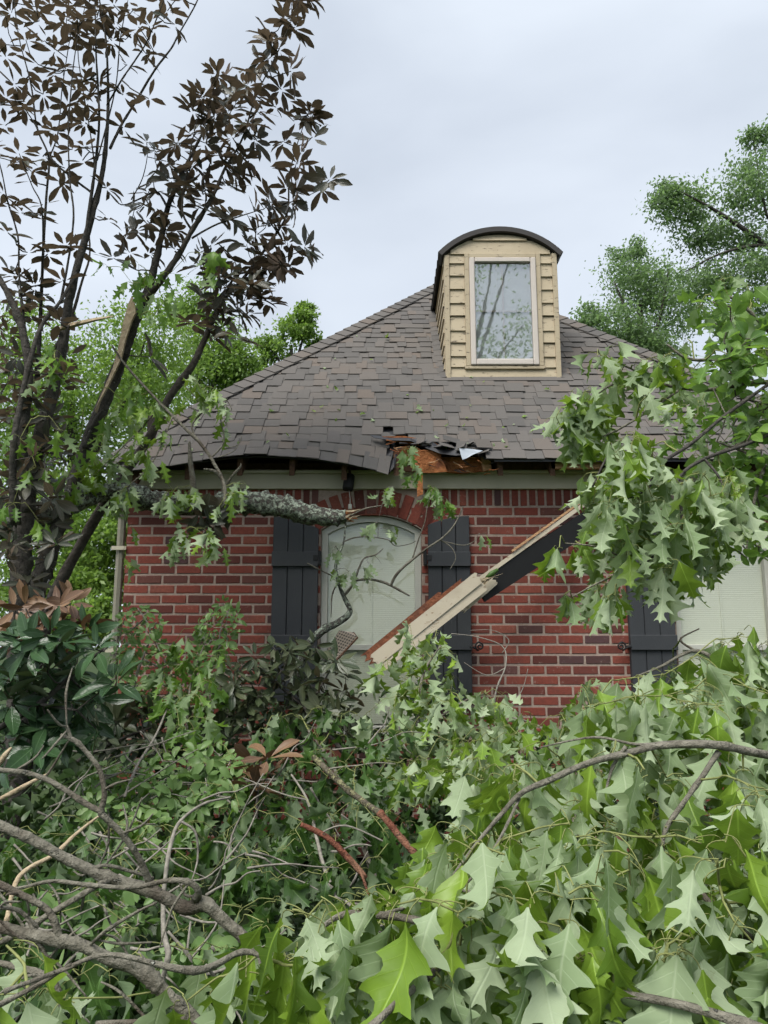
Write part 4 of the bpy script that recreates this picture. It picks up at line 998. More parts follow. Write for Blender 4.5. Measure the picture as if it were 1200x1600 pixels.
A = Plant('magnolia_tree', 'tall thin magnolia with sparse dark leaves at the left edge of the picture', 'tree', (PD(35, 1000, 4.4).x, -1.6, 0), 'storm-broken magnolias left of the house')
D = 4.4
A.limb([(20, 1330, D, 0.0652), (30, 1020, D, 0.0592), (32, 900, D, 0.0563), (40, 790, D, 0.0503), (58, 700, D, 0.0444), (80, 620, D, 0.0367), (98, 540, D, 0.0307), (106, 480, D, 0.0267), (120, 420, D, 0.0237), (140, 350, D, 0.0196), (158, 280, D, 0.0154), (166, 220, D, 0.0125), (169, 150, D, 0.0089), (165, 60, D, 0.0059), (150, -30, D, 0.0036)], 'bark_dark', 'trunk', 10)
A.limb([(132, 385, D, 0.0130), (142, 310, D - .03, 0.0107), (150, 250, D - .05, 0.0089), (155, 180, D - .05, 0.0077), (150, 80, D - .05, 0.0053), (148, -20, D, 0.0036)], 'bark_dark')
A.limb([(172, 232, D, 0.0089), (190, 195, D + .05, 0.0083), (207, 167, D + .1, 0.0077), (232, 125, D + .1, 0.0071), (247, 102, D + .1, 0.0066), (268, 75, D + .1, 0.0059), (280, 52, D + .1, 0.0053), (305, 8, D + .1, 0.0048), (325, -40, D + .1, 0.0036)], 'bark_dark')
A.limb([(167, 165, D, 0.0059), (190, 125, D - .1, 0.0053), (214, 90, D - .1, 0.0048), (232, 60, D - .15, 0.0041), (258, -5, D - .2, 0.0030)], 'bark_dark')
A.limb([(45, 800, D - .1, 0.0355), (35, 700, D - .15, 0.0296), (45, 600, D - .2, 0.0248), (38, 530, D - .2, 0.0225), (22, 480, D - .2, 0.0201), (2, 440, D - .2, 0.0178), (-25, 400, D - .2, 0.0154)], 'bark_dark', rough=.3)
A.limb([(58, 600, D, 0.0178), (62, 520, D + .1, 0.0130), (66, 430, D + .1, 0.0095), (69, 360, D + .1, 0.0083), (73, 300, D + .1, 0.0077), (76, 245, D + .1, 0.0066), (58, 200, D + .1, 0.0053), (48, 130, D + .1, 0.0048), (30, 60, D + .1, 0.0036), (20, -15, D + .1, 0.0030)], 'bark_dark')
A.limb([(75, 250, D + .1, 0.0048), (90, 210, D + .1, 0.0041), (97, 140, D + .1, 0.0036), (106, 80, D + .1, 0.0030), (118, 10, D + .1, 0.0024)], 'bark_dark')
A.limb([(142, 300, D, 0.0077), (112, 277, D, 0.0066), (80, 247, D, 0.0053), (55, 195, D, 0.0041), (35, 165, D, 0.0024)], 'bark_dark')
A.limb([(95, 470, D - .1, 0.0083), (108, 400, D - .1, 0.0066), (115, 335, D - .15, 0.0059), (109, 280, D - .15, 0.0048), (107, 200, D - .15, 0.0041), (114, 110, D - .15, 0.0036), (125, 30, D - .15, 0.0024)], 'bark_dark')
A.limb([(40, 520, D - .1, 0.0071), (30, 430, D - .1, 0.0059), (28, 370, D - .1, 0.0053), (12, 315, D - .1, 0.0048), (3, 270, D - .1, 0.0036), (-15, 200, D - .1, 0.0024)], 'bark_dark')
A.limb([(66, 430, D, 0.0059), (66, 330, D - .2, 0.0048), (50, 290, D - .2, 0.0036), (30, 240, D - .2, 0.0024)], 'bark_dark')
A.limb([(148, 260, D, 0.0053), (140, 200, D + .2, 0.0041), (128, 130, D + .2, 0.0036), (122, 70, D + .2, 0.0030), (135, 0, D + .2, 0.0024)], 'bark_dark')
A.limb([(152, 250, D, 0.0053), (180, 140, D + .2, 0.0041), (188, 60, D + .2, 0.0036), (200, 0, D + .2, 0.0024)], 'bark_dark')
A.limb([(120, 425, D, 0.0118), (95, 470, D - .15, 0.0095), (60, 520, D - .25, 0.0118), (30, 640, D - .3, 0.0166), (20, 720, D - .3, 0.0201), (25, 820, D - .2, 0.0296)], 'bark_dark')
A.limb([(85, 545, D + .05, 0.0107), (110, 500, D + .12, 0.0095), (128, 440, D + .15, 0.0071), (140, 400, D + .15, 0.0059), (138, 350, D + .15, 0.0048)], 'bark')
A.limb([(98, 545, D - .1, 0.0118), (105, 515, D - .12, 0.0107), (112, 505, D - .12, 0.0036)], 'bark')
pA = list(A.paths)
# splintered strip of pale wood torn off the trunk
b = Buf(); q = [PD(86, 516, D - .03), PD(112, 508, D - .12), PD(150, 499, D - .25), (PD(177, 494, D - .3))]
b.tube(q, [.011, .015, .011, .003], 4, .5, .3); b.build('splinter', M['wood_raw'], A.t)
mag_leaves(A, [pA[i] for i in (0,)], 0.20, 6, 0.125, 0.62)
mag_leaves(A, [pA[i] for i in (1, 3, 6, 7, 8, 10, 11, 12)], 0.2, 6, 0.12, 0.35)
mag_leaves(A, [pA[i] for i in (2,)], 0.55, 5, 0.11, 0.75)
mag_leaves(A, [pA[i] for i in (5, 9)], 0.24, 5, 0.115, 0.45)
for (x, y) in [(15, 30), (8, 85), (20, 130), (60, 20), (70, 60), (95, 40), (110, 15), (60, 100), (85, 85), (120, 60), (45, 60), (100, 110), (10, 200), (25, 250), (45, 265), (5, 300), (30, 330), (60, 340), (10, 360), (40, 395), (75, 395), (100, 380), (20, 420), (70, 130), (130, 30), (170, 20), (185, 45), (210, 15), (235, 35), (260, 20), (240, 75), (215, 45), (140, 150), (130, 190), (112, 235), (125, 245), (105, 180), (150, 120), (232, 153), (5, 150), (20, 160), (60, 440), (30, 470), (95, 440), (50, 500), (85, 585), (40, 560), (15, 600), (20, 20), (50, 5), (85, 8), (105, 25), (10, 520), (60, 560), (95, 610), (25, 650), (70, 660), (40, 700), (10, 740), (75, 720), (30, 780), (60, 800), (15, 830), (90, 500), (70, 470), (45, 455), (20, 560), (5, 690), (100, 580), (55, 620)]:
    A.whorl(PD(x + uni(-6, 6), y + uni(-6, 6), D + uni(-.25, .25)), Vector((uni(-.5, .5), uni(-.6, .4), 1)), random.randint(5, 8), 0.125)
for k in range(46):
    y = uni(430, 930); x = uni(-15, 115 - (y - 430) * .06); A.whorl(PD(x, y, D + uni(-.35, .3)), Vector((uni(-.6, .6), uni(-.9, .2), uni(-.3, 1))), random.randint(5, 8), 0.13)
A.done('mag', 'magnolia', 'bark_dark', 'mag_lod')

B = Plant('magnolia_tree', 'leaning splintered magnolia with brown leaf clusters reaching toward the dormer', 'tree', (PD(40, 1000, 4.7).x, -1.3, 0), 'storm-broken magnolias left of the house')
D = 4.8
B.limb([(30, 1300, D, 0.0599), (45, 1000, D, 0.0564), (60, 920, D, 0.0550), (78, 860, D, 0.0529), (100, 800, D, 0.0494), (130, 715, D, 0.0458), (150, 660, D, 0.0437), (170, 610, D, 0.0423), (190, 560, D, 0.0395), (204, 520, D, 0.0353), (216, 490, D, 0.0325), (232, 450, D, 0.0282), (243, 410, D, 0.0239), (252, 370, D, 0.0212), (262, 325, D, 0.0176), (280, 280, D, 0.0141), (300, 240, D, 0.0106), (318, 205, D, 0.0071)], 'bark_dark', 'trunk', 10)
B.limb([(228, 470, D, 0.0247), (250, 440, D - .1, 0.0212), (278, 400, D - .12, 0.0184), (300, 360, D - .15, 0.0162), (322, 325, D - .15, 0.0141), (338, 295, D - .15, 0.0113), (352, 262, D - .15, 0.0084), (378, 218, D - .15, 0.0063), (400, 150, D - .15, 0.0049), (430, 90, D - .15, 0.0043), (452, 40, D - .15, 0.0028), (468, 0, D - .15, 0.0021)], 'bark')
B.limb([(50, 1060, D + .3, .05), (75, 960, D + .3, .05), (110, 880, D + .3, 0.0353), (180, 760, D + .25, 0.0353), (230, 690, D + .2, 0.0317), (265, 620, D + .15, 0.0282), (300, 572, D + .1, 0.0254), (320, 530, D + .1, 0.0212), (345, 475, D + .1, 0.0155), (380, 435, D + .1, 0.0120), (415, 388, D + .1, 0.0092), (448, 335, D + .1, 0.0071), (452, 275, D + .1, 0.0049), (466, 220, D + .1, 0.0035), (484, 170, D + .1, 0.0021)], 'bark')
B.limb([(262, 325, D, 0.0092), (245, 300, D + .1, 0.0071), (220, 310, D + .1, 0.0057), (190, 320, D + .1, 0.0043), (170, 300, D + .1, 0.0028)], 'bark_dark', rough=.1)
B.limb([(205, 312, D + .1, 0.0043), (222, 280, D + .1, 0.0035), (230, 245, D + .1, 0.0028), (229, 222, D + .1, 0.0021)], 'bark_dark', rough=.1)
B.limb([(345, 475, D + .1, 0.0084), (370, 430, D, 0.0071), (410, 425, D, 0.0057), (450, 400, D, 0.0035), (485, 390, D, 0.0021)], 'bark', rough=.1)
B.limb([(300, 360, D - .15, 0.0084), (285, 330, D - .2, 0.0071), (290, 280, D - .2, 0.0057), (305, 200, D - .2, 0.0035), (320, 150, D - .2, 0.0021)], 'bark', rough=.1)
B.limb([(300, 372, D - .1, 0.0071), (340, 350, D - .2, 0.0057), (400, 330, D - .2, 0.0028)], 'bark', rough=.1)
B.limb([(133, 700, D - .05, 0.0212), (148, 660, D - .08, 0.0155), (160, 640, D - .1, 0.0084)], 'bark_dark')
pB = list(B.paths)
# long raw splinter on the split trunk
b = Buf(); V = []; sp = [(150, 645, 148, 640), (160, 612, 170, 600), (176, 575, 190, 558), (184, 545, 196, 530), (192, 505, 206, 500), (200, 475, 212, 488), (206, 462, 209, 470)]
for a0, c0, a1, c1 in sp: V.append(tuple(PD(a0, c0, D - .085))); V.append(tuple(PD(a1, c1, D - .10)))
n0 = len(V); V += [(x, y + .02, z) for x, y, z in V]; F = []
for i in range(len(sp) - 1): F += [(2 * i, 2 * i + 1, 2 * i + 3, 2 * i + 2), (n0 + 2 * i, n0 + 2 * i + 2, n0 + 2 * i + 3, n0 + 2 * i + 1), (2 * i, 2 * i + 2, n0 + 2 * i + 2, n0 + 2 * i), (2 * i + 1, n0 + 2 * i + 1, n0 + 2 * i + 3, 2 * i + 3)]
b.add(V, F); b.build('splinter', M['wood_raw'], B.t)
mag_leaves(B, [pB[1]], 0.09, 8, 0.15, 0.3, 0.12)
mag_leaves(B, [pB[2]], 0.2, 8, 0.15, 0.55, 0.08)
mag_leaves(B, [pB[5], pB[6], pB[7]], 0.16, 8, 0.15, 0.5)
for (x, y) in [(335, 118), (330, 175), (315, 150), (300, 210), (285, 235), (260, 250), (250, 270), (270, 285), (305, 260), (325, 225), (340, 205), (300, 170), (395, 215), (385, 195), (360, 175), (370, 150), (390, 130), (420, 60), (440, 20), (435, 75), (450, 110), (410, 100), (230, 300), (210, 330), (225, 345), (195, 370), (180, 400), (245, 330), (270, 360), (320, 300), (350, 255), (375, 270), (360, 285), (340, 330), (365, 335), (430, 320), (455, 310), (425, 345), (405, 365), (385, 380), (440, 360), (465, 300), (500, 290), (510, 280), (490, 210), (495, 195), (470, 185), (484, 170), (475, 235), (460, 255), (450, 290), (455, 410), (480, 385), (440, 410), (385, 450), (400, 460), (415, 475), (360, 440), (345, 455), (375, 480), (395, 440), (330, 430), (310, 415), (320, 470), (360, 490), (410, 440), (350, 515), (370, 525), (300, 500), (245, 240), (230, 225), (290, 310), (310, 320), (240, 560)]:
    B.whorl(PD(x + uni(-5, 5), y + uni(-5, 5), D + uni(-.2, .2)), Vector((uni(-.3, .8), uni(-.7, .3), uni(-.2, 1))), random.randint(7, 10), 0.15)
for (x, y) in fill([(235, 270), (300, 185), (350, 110), (405, 110), (425, 215), (375, 300), (345, 390), (250, 420), (185, 390)], 26, 18) + fill([(330, 400), (420, 380), (420, 470), (340, 520)], 12, 15):
    B.whorl(PD(x, y, D + uni(-.25, .3)), Vector((uni(-.5, .7), uni(-.8, .4), uni(-.3, 1))), random.randint(5, 9), 0.145)
B.done('mag', 'magnolia', 'bark_dark', 'mag_lod')

Tg = Plant('caught_sprays', 'fresh green oak sprays caught among the splintered magnolia trunks', 'branch', PD(215, 520, 4.55))
Tg.hidden_path([(130, 640, 4.6, .006), (190, 560, 4.6, .006), (225, 480, 4.6, .005), (250, 430, 4.6, .004)]); Tg.hidden_path([(60, 650, 4.1, .006), (85, 560, 4.1, .004)])
for (x, y, n) in ((205, 455, 4), (228, 440, 5), (222, 480, 4), (250, 470, 4), (265, 440, 4), (240, 505, 3), (280, 470, 3), (215, 425, 4), (165, 430, 3), (330, 410, 4), (320, 440, 3), (190, 640, 4), (170, 660, 3), (210, 620, 3), (120, 720, 4), (105, 760, 4)): Tg.oak_cluster(PD(x, y, 4.6 + uni(-.15, .15)), n, 0.135, .35, 1.1)
for (x, y, n) in ((82, 560, 4), (95, 580, 4), (75, 600, 3), (30, 700, 4), (55, 745, 4), (20, 800, 4), (60, 830, 3), (95, 690, 3)): Tg.oak_cluster(PD(x, y, 4.1 + uni(-.1, .1)), n, 0.13, .4, 1.2)
Tg.done('oak', 'oak_green')

# ================================================================== LICHEN LIMB, WINDOW TWIG, SPRIGS
D = 5.15
Lm = Plant('broken_limb', 'thick lichen-covered limb with snapped end lying across above the left shutter', 'branch', PD(200, 780, D), None)
Lm.limb([(-40, 835, D - .5, .085), (0, 820, D - .45, .085), (60, 803, D - .4, .08), (117, 783, D - .3, .075), (160, 768, D - .2, .07), (200, 770, D - .1, .07), (240, 783, D, .07), (290, 790, D, .068), (329, 787, D, .066), (383, 784, D, .068), (420, 788, D, .072), (455, 795, D, .072), (485, 803, D, .066), (515, 808, D, .056), (540, 808, D, .05)], 'bark_lichen', 'limb', 14, .35, 7)
for k in range(9):
    b = Buf(); a = uni(536, 542); c = 808 + uni(-9, 9); q = PD(a, c, D + uni(-.04, .03)); e = PD(a + uni(8, 26), c + uni(-8, 9), D + uni(-.06, .03))
    b.tube([q, (q + e) / 2 + rv() * .006, e], [uni(.008, .016), .008, .002], 4, .5, .2); b.build('splinter', M['wood_orange'] if k % 2 else M['wood_raw'], Lm.t)
for pts in ([(300, 790, D, .03), (302, 760, D - .05, .022), (297, 715, D - .05, .018), (296, 690, D - .05, .008)], [(345, 785, D, .02), (350, 760, D - .05, .015), (338, 738, D - .08, .012), (318, 733, D - .1, .008)], [(350, 765, D - .05, .012), (362, 745, D - .1, .010), (375, 730, D - .1, .008), (376, 724, D - .1, .004)],
            [(548, 806, D, .006), (570, 795, D - .1, .005), (596, 790, D - .1, .004)]):
    Lm.limb(pts, 'bark_grey', 'stub', 6)
Lm.done('oak', 'oak')
Wt = Plant('window_twig', 'bare lichened twig with few oak leaves standing in front of the arched window', 'branch', PD(490, 1010, 5.4), None)
D = 5.5
Wt.limb([(455, 1075, D, .03), (480, 1010, D, .03), (505, 985, D, .028), (530, 972, D, .024), (547, 955, D, .02), (538, 934, D, .016), (529, 912, D, .012), (525, 880, D, .010), (537, 847, D, .008), (540, 818, D, .006)], 'bark_lichen', 'limb', 8, .35)
for pts in ([(537, 932, D, .012), (552, 912, D - .03, .010), (562, 885, D - .05, .008), (570, 872, D - .05, .006), (587, 867, D - .08, .005), (599, 857, D - .08, .003)],
            [(552, 908, D, .008), (576, 905, D - .05, .009), (600, 910, D - .05, .010), (615, 917, D - .05, .009), (640, 931, D - .05, .006)],
            [(611, 914, D - .05, .011), (620, 897, D - .08, .011), (640, 878, D - .1, .010), (667, 857, D - .1, .008), (692, 840, D - .12, .007), (710, 820, D - .12, .006), (724, 791, D - .12, .003)],
            [(538, 846, D, .006), (555, 840, D - .05, .005), (575, 839, D - .05, .004), (605, 843, D - .05, .004), (618, 853, D - .05, .003), (640, 850, D - .05, .003), (650, 845, D, .002)],
            [(645, 872, D - .1, .006), (655, 840, D - .12, .005), (664, 815, D - .14, .004), (668, 790, D - .15, .003), (675, 765, D - .2, .002)],
            [(687, 843, D - .1, .005), (705, 855, D - .1, .004), (712, 872, D - .1, .003), (703, 890, D - .1, .002)],
            [(690, 845, D - .1, .004), (725, 852, D - .1, .003), (745, 843, D - .1, .002)],
            [(527, 912, D, .006), (519, 930, D - .05, .005), (517, 965, D - .05, .003)], [(480, 880, D - .15, .006), (505, 893, D - .12, .005), (520, 900, D - .05, .004)],
            [(585, 868, D - .08, .003), (592, 875, D - .08, .002), (596, 882, D - .08, .001)]):
    Wt.limb(pts, 'bark_grey', 'twig', 5, .2)
for (x, y, n) in ((590, 830, 4), (606, 838, 3), (530, 900, 4), (545, 905, 3), (560, 898, 4), (522, 868, 3), (573, 888, 2), (600, 778, 5), (615, 772, 3), (690, 790, 4), (750, 845, 2)):
    Wt.oak_cluster(PD(x, y, D - .1 + uni(-.08, .08)), n, 0.125, 0.75, 1.2)
Wt.done('oak', 'oak', 'twig_grey')
Hs = Plant('hanging_sprig', 'small leafy oak sprig dangling from the hole in the eave', 'branch', PD(640, 700, 5.45))
Hs.hidden_path([(628, 690, 5.5, .004), (640, 720, 5.4, .004), (655, 745, 5.4, .003), (680, 775, 5.4, .003)])
for (x, y, n) in ((632, 712, 5), (642, 722, 4), (650, 750, 4), (660, 745, 3), (680, 775, 5), (690, 795, 4), (672, 770, 3), (636, 735, 3)): Hs.oak_cluster(PD(x, y, 5.4 + uni(-.06, .06)), n, 0.125, 0.55, 1.1)
Hs.done('oak', 'oak_green')
Ls = Plant('hanging_sprig', 'oak sprig with pale hanging leaves caught on the lichened limb by the roof corner', 'branch', PD(250, 650, 4.7))
D = 4.7
Ls.limb([(175, 540, D, .006), (200, 575, D, .008), (250, 630, D, .010), (285, 665, D, .010), (315, 695, D, .011), (335, 725, D, .011), (350, 755, D, .012), (352, 790, D, .012)], 'bark_grey', 'limb', 6)
for pts in ([(330, 715, D, .006), (350, 690, D, .005), (345, 650, D, .004), (362, 640, D, .003), (350, 620, D, .002)], [(310, 690, D, .007), (300, 665, D, .006), (318, 640, D, .006), (310, 625, D, .004), (285, 600, D, .002)], [(350, 700, D, .004), (372, 695, D, .003), (378, 680, D, .002)], [(340, 715, D, .004), (365, 705, D, .003), (375, 690, D, .002)],
            [(250, 630, D, .006), (225, 665, D - .05, .005), (190, 700, D - .1, .004), (150, 740, D - .1, .002)], [(270, 650, D, .006), (240, 720, D - .1, .004), (200, 760, D - .1, .003)]):
    Ls.limb(pts, 'bark_grey', 'twig', 5, .1)
for (x, y, n) in ((138, 735, 5), (155, 720, 5), (150, 755, 4), (180, 735, 6), (195, 715, 5), (215, 690, 6), (205, 665, 5), (232, 650, 6), (245, 640, 5), (225, 715, 5), (240, 735, 6), (192, 780, 6), (182, 800, 4), (205, 770, 4), (255, 690, 4), (300, 605, 4), (315, 622, 5), (335, 620, 5), (350, 640, 4), (298, 652, 3), (355, 680, 3), (270, 782, 5), (285, 775, 5), (305, 780, 5), (255, 795, 4), (380, 770, 4), (365, 785, 4), (345, 800, 3), (280, 845, 6), (278, 865, 4), (325, 855, 5), (340, 870, 5), (315, 840, 3), (160, 690, 3), (115, 775, 4), (90, 745, 4), (200, 835, 2), (190, 890, 3)):
    Ls.oak_cluster(PD(x, y, D + uni(-.15, .15)), n, 0.135, 0.6, 1.15)
Ls.done('oak', 'oak')
Lm2 = Plant('magnolia_sprig', 'brown magnolia sprig hanging under the lichened limb beside the brick wall', 'branch', PD(325, 800, 4.95))
Lm2.hidden_path([(330, 770, 4.95, .006), (322, 815, 4.95, .005)])
for (x, y) in ((318, 812), (330, 820), (312, 800), (335, 805), (350, 790)): Lm2.whorl(PD(x, y, 4.95 + uni(-.05, .05)), Vector((uni(-.4, .4), -1, -.3)), 6, 0.16)
Lm2.done('mag', 'magnolia', 'bark_dark')

# ================================================================== FALLEN EAVE BOARDS, VENT, LAMP
fb = thing('fallen_eave_board', 'broken tan fascia and dark soffit board leaning diagonally across the brick wall', 'board', P(600, 1020, -0.8))
def board(name, mat, a, c, Ya, Yc, width, th, off=(0, 0), tipjag=0.0, roll=0.0, bev=0.003):
    """plank from photo point a at depth Ya to c at depth Yc"""
    p, q = P(a[0], a[1], Ya), P(c[0], c[1], Yc); d = (q - p).normalized(); nrm = Vector((0, -1, 0)); nrm = (nrm - d * nrm.dot(d)).normalized(); u = nrm.cross(d).normalized()
    if u.z < 0: u = -u
    rm = Matrix.Rotation(roll, 3, d); u = rm @ u; nrm = rm @ nrm
    b = Buf(); V = []; n = 6; w = width / 2
    for (base, sgn) in ((p, -1), (q, 1)):
        ring = []
        for i in range(n + 1):
            t = lerp(-w, w, i / n); j = (uni(-1, 1) * tipjag if tipjag else 0) * sgn
            ring.append(base + u * (t + off[0]) + nrm * off[1] + d * j)
        V += [tuple(x) for x in ring] + [tuple(x - nrm * th) for x in ring]
    m = n + 1; F = []
    for i in range(n): F += [(i, 2 * m + i, 2 * m + i + 1, i + 1), (m + i, m + i + 1, 3 * m + i + 1, 3 * m + i), (i, i + 1, m + i + 1, m + i), (2 * m + i + 1, 2 * m + i, 3 * m + i, 3 * m + i + 1)]
    F += [(0, m, 3 * m, 2 * m), (n, 2 * m + n, 3 * m + n, m + n)]
    b.add(V, F); o = b.build(name, M[mat], fb)
    bm = bmesh.new(); bm.from_mesh(o.data); bmesh.ops.recalc_face_normals(bm, faces=bm.faces); bm.to_mesh(o.data); bm.free(); return o
board('soffit_board', 'gutter_dark', (750, 925), (940, 802), -0.42, -0.16, 0.165, 0.025, roll=0.25)
board('trim_strip', 'tan_board', (745, 908), (935, 772), -0.44, -0.18, 0.030, 0.03)
board('trim_strip', 'lumber', (800, 861), (935, 765), -0.38, -0.17, 0.016, 0.02)
board('fascia_board', 'tan_board', (585, 1032), (748, 902), -0.80, -0.50, 0.09, 0.022, tipjag=0.012)
board('fascia_board', 'tan_board', (597, 1042), (756, 917), -0.79, -0.49, 0.065, 0.022, tipjag=0.016)
board('fascia_board', 'tan_board', (722, 952), (775, 906), -0.46, -0.40, 0.06, 0.022, tipjag=0.025)
board('backing_board', 'wood_rust', (575, 1030), (690, 935), -0.70, -0.52, 0.10, 0.02, tipjag=0.03)
board('backing_board', 'wood_rust', (670, 958), (728, 912), -0.55, -0.47, 0.10, 0.02, tipjag=0.03)
for k in range(7):
    b = Buf(); a = P(uni(740, 765), uni(905, 925), -.48); e = P(uni(765, 790), uni(885, 905), -.46); b.tube([a, (a + e) / 2 + rv() * .01, e], [.006, .004, .001], 4); b.build('splinter', M['wood_raw'], fb)
# hangers and moss lump on the board
b = Buf(); b.tube([P(760, 903, -.46), P(768, 897, -.47), P(778, 890, -.46)], [.012, .02, .01], 6, .5, .5); b.build('moss', M['shrub'], fb, smooth=True)
vt = thing('soffit_vent', 'brown perforated soffit vent strip stuck beneath the window', 'vent', P(530, 1010, -0.62))
p0, p1, p2, p3 = P(512, 1030, -.62), P(549, 992, -.62), P(560, 1000, -.60), P(523, 1040, -.60)
b = Buf(); V = [P(510, 1018, -.60), P(530, 985, -.60), P(552, 988, -.60), P(559, 996, -.62), P(522, 1036, -.62), P(513, 1034, -.60)]
b.add([tuple(v) for v in V], [(0, 1, 2, 3, 4, 5)], .5, [(0, 0), (9, 0), (10, 5), (9, 8), (-2, 8), (-2, 4)]); o = b.build('vent_plate', M['grille'], vt); s = o.modifiers.new('t', 'SOLIDIFY'); s.thickness = .004
b = Buf(); b.tube([V[4], V[3], V[2]], [.008, .008, .006], 5); b.build('folded_edge', M['wood_dark'], vt)
lp = thing('eave_light', 'small black lamp dangling from the eave above the arched window', 'light', P(545, 750, -0.12))
b = Buf(); c0, c1 = P(547, 741, -.12), P(543, 766, -.13); ps = [c0, c0.lerp(c1, .12), c0.lerp(c1, .85), c1]; b.tube(ps, [.03, .042, .045, .038], 14, .5); b.build('housing', M['black'], lp, smooth=True)
b = Buf(); b.tube([P(547, 722, -.10), P(546, 733, -.12), P(547, 742, -.12)], [.010, .010, .012], 8); b.build('bracket', M['wood_dark'], lp)
b = Buf(); b.tube([P(545, 764, -.13), P(547, 778, -.13), P(547, 790, -.13)], [.003, .003, .003], 6); b.build('wire', M['trim'], lp)
b = Buf(); q = P(547, 790, -.13); b.box(q.x - .014, q.x + .014, q.y - .01, q.y + .01, q.z - .03, q.z + .012); b.build('socket', M['trim'], lp, bevel=.004)

# ================================================================== DEBRIS PILE: loose leaf mass nobody could count
LD = [(1040, 5.45), (1100, 5.2), (1160, 4.7), (1250, 4.0), (1350, 3.4), (1450, 2.9), (1550, 2.45), (1650, 2.1)]
mats = []; mats2 = []
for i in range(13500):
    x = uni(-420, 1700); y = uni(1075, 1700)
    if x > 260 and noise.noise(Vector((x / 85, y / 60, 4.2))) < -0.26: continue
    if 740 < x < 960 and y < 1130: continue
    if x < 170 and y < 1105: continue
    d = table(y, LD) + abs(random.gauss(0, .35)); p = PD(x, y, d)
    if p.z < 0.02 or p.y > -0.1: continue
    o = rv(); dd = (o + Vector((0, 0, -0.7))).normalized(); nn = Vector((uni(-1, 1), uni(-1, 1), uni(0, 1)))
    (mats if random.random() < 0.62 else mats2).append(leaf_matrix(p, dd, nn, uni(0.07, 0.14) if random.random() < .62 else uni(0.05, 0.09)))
lit = joined_leaves('leaf_debris', 'oak_lod', 'litter_shaded', mats); lit['label'] = 'tangled mass of storm-torn leaves filling the pile, coloured as if in shade'
lit2 = joined_leaves('leaf_debris', 'oval', 'litter_shaded', mats2); lit2['label'] = 'small leaves coloured as if in shade, strewn through the branch pile'

# ---- fallen branches in the middle of the pile
def oak_branch(label, limbs, poly, n, mind, dfun, size, pale, key='oak', mat='oak', per=(4, 6), twig='twig', droop=1.1, extra=(), bark='bark_grey', name='fallen_oak_branch', group='fallen oak branches', arch=.2, single=170, dj=.14):
    c = limbs[0][0]; pl = Plant(name, label, 'branch', PD(c[0], c[1], c[2]), group)
    for lb in limbs: pl.limb(lb, bark, 'limb', 7, .25, wob=.008)
    pts = fill(poly, n, mind) + list(extra)
    pts.sort(key=lambda q: (PD(q[0], q[1], dfun(q[1])) - pl.nearest(PD(q[0], q[1], dfun(q[1])))[0]).length)
    for (x, y) in pts: pl.oak_cluster(PD(x, y, max(1.12, dfun(y) + uni(-dj, dj * 1.3))), random.randint(*per), size * uni(.85, 1.12), pale, droop, arch=arch)
    return pl.done(key, mat, twig, 'oak_lod', single)
f_pile = lambda y: table(y, [(960, 5.0), (1060, 4.75), (1150, 4.3), (1250, 3.7), (1350, 3.15), (1450, 2.7), (1550, 2.3)])
oak_branch('pale drooping oak leaves piled just under the leaning tan board', [[(640, 1250, 4.3, .014), (650, 1150, 4.5, .012), (660, 1060, 4.7, .009), (690, 1010, 4.8, .005)], [(650, 1150, 4.5, .008), (720, 1100, 4.6, .006), (760, 1085, 4.6, .003)]],
           [(585, 1030), (620, 990), (680, 985), (720, 1010), (725, 1090), (800, 1100), (812, 1190), (760, 1240), (640, 1240), (570, 1150)], 52, 18, f_pile, 0.15, .68)
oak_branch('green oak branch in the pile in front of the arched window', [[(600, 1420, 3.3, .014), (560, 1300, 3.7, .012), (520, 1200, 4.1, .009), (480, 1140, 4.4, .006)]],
           [(500, 1120), (600, 1110), (650, 1200), (650, 1330), (560, 1400), (420, 1420), (330, 1330), (330, 1180), (420, 1130)], 75, 22, f_pile, 0.125, .35, mat='oak_shaded', per=(3, 6))
oak_branch('oak leaves hanging in front of the lower left brickwork', [[(300, 1250, 4.2, .010), (290, 1130, 4.5, .008), (300, 1060, 4.7, .006), (320, 1000, 4.8, .003)]],
           [(270, 1010), (300, 990), (345, 1000), (350, 1080), (330, 1160), (270, 1170), (255, 1080)], 24, 17, f_pile, 0.135, .45, mat='oak_green')
oak_branch('oak leaves painted in shaded green behind the grey forked limb in the lower left', [[(120, 1560, 2.8, .012), (180, 1440, 3.1, .010), (240, 1330, 3.4, .007), (300, 1290, 3.5, .005)]],
           [(0, 1290), (120, 1270), (260, 1300), (360, 1330), (450, 1420), (420, 1500), (250, 1560), (0, 1560)], 62, 25, f_pile, 0.115, .3, mat='oak_shaded', per=(3, 5))
oak_branch('light green oak sprays in the middle left of the pile', [[(140, 1420, 3.3, .010), (200, 1320, 3.6, .008), (260, 1240, 3.9, .005)], [(200, 1320, 3.6, .006), (300, 1240, 3.9, .004)]],
           [(100, 1240), (240, 1180), (380, 1180), (420, 1260), (330, 1330), (180, 1340)], 26, 25, f_pile, 0.115, .5, mat='oak_green', per=(3, 5))
oak_branch('oak leaves heaped under the bare brick between the two windows', [[(900, 1300, 3.4, .012), (880, 1200, 3.8, .010), (850, 1140, 4.1, .007), (800, 1120, 4.2, .004)]],
           [(760, 1160), (800, 1130), (860, 1120), (930, 1080), (980, 1090), (980, 1200), (900, 1260), (740, 1260), (700, 1210)], 40, 22, lambda y: f_pile(y) - .45, 0.145, .55)

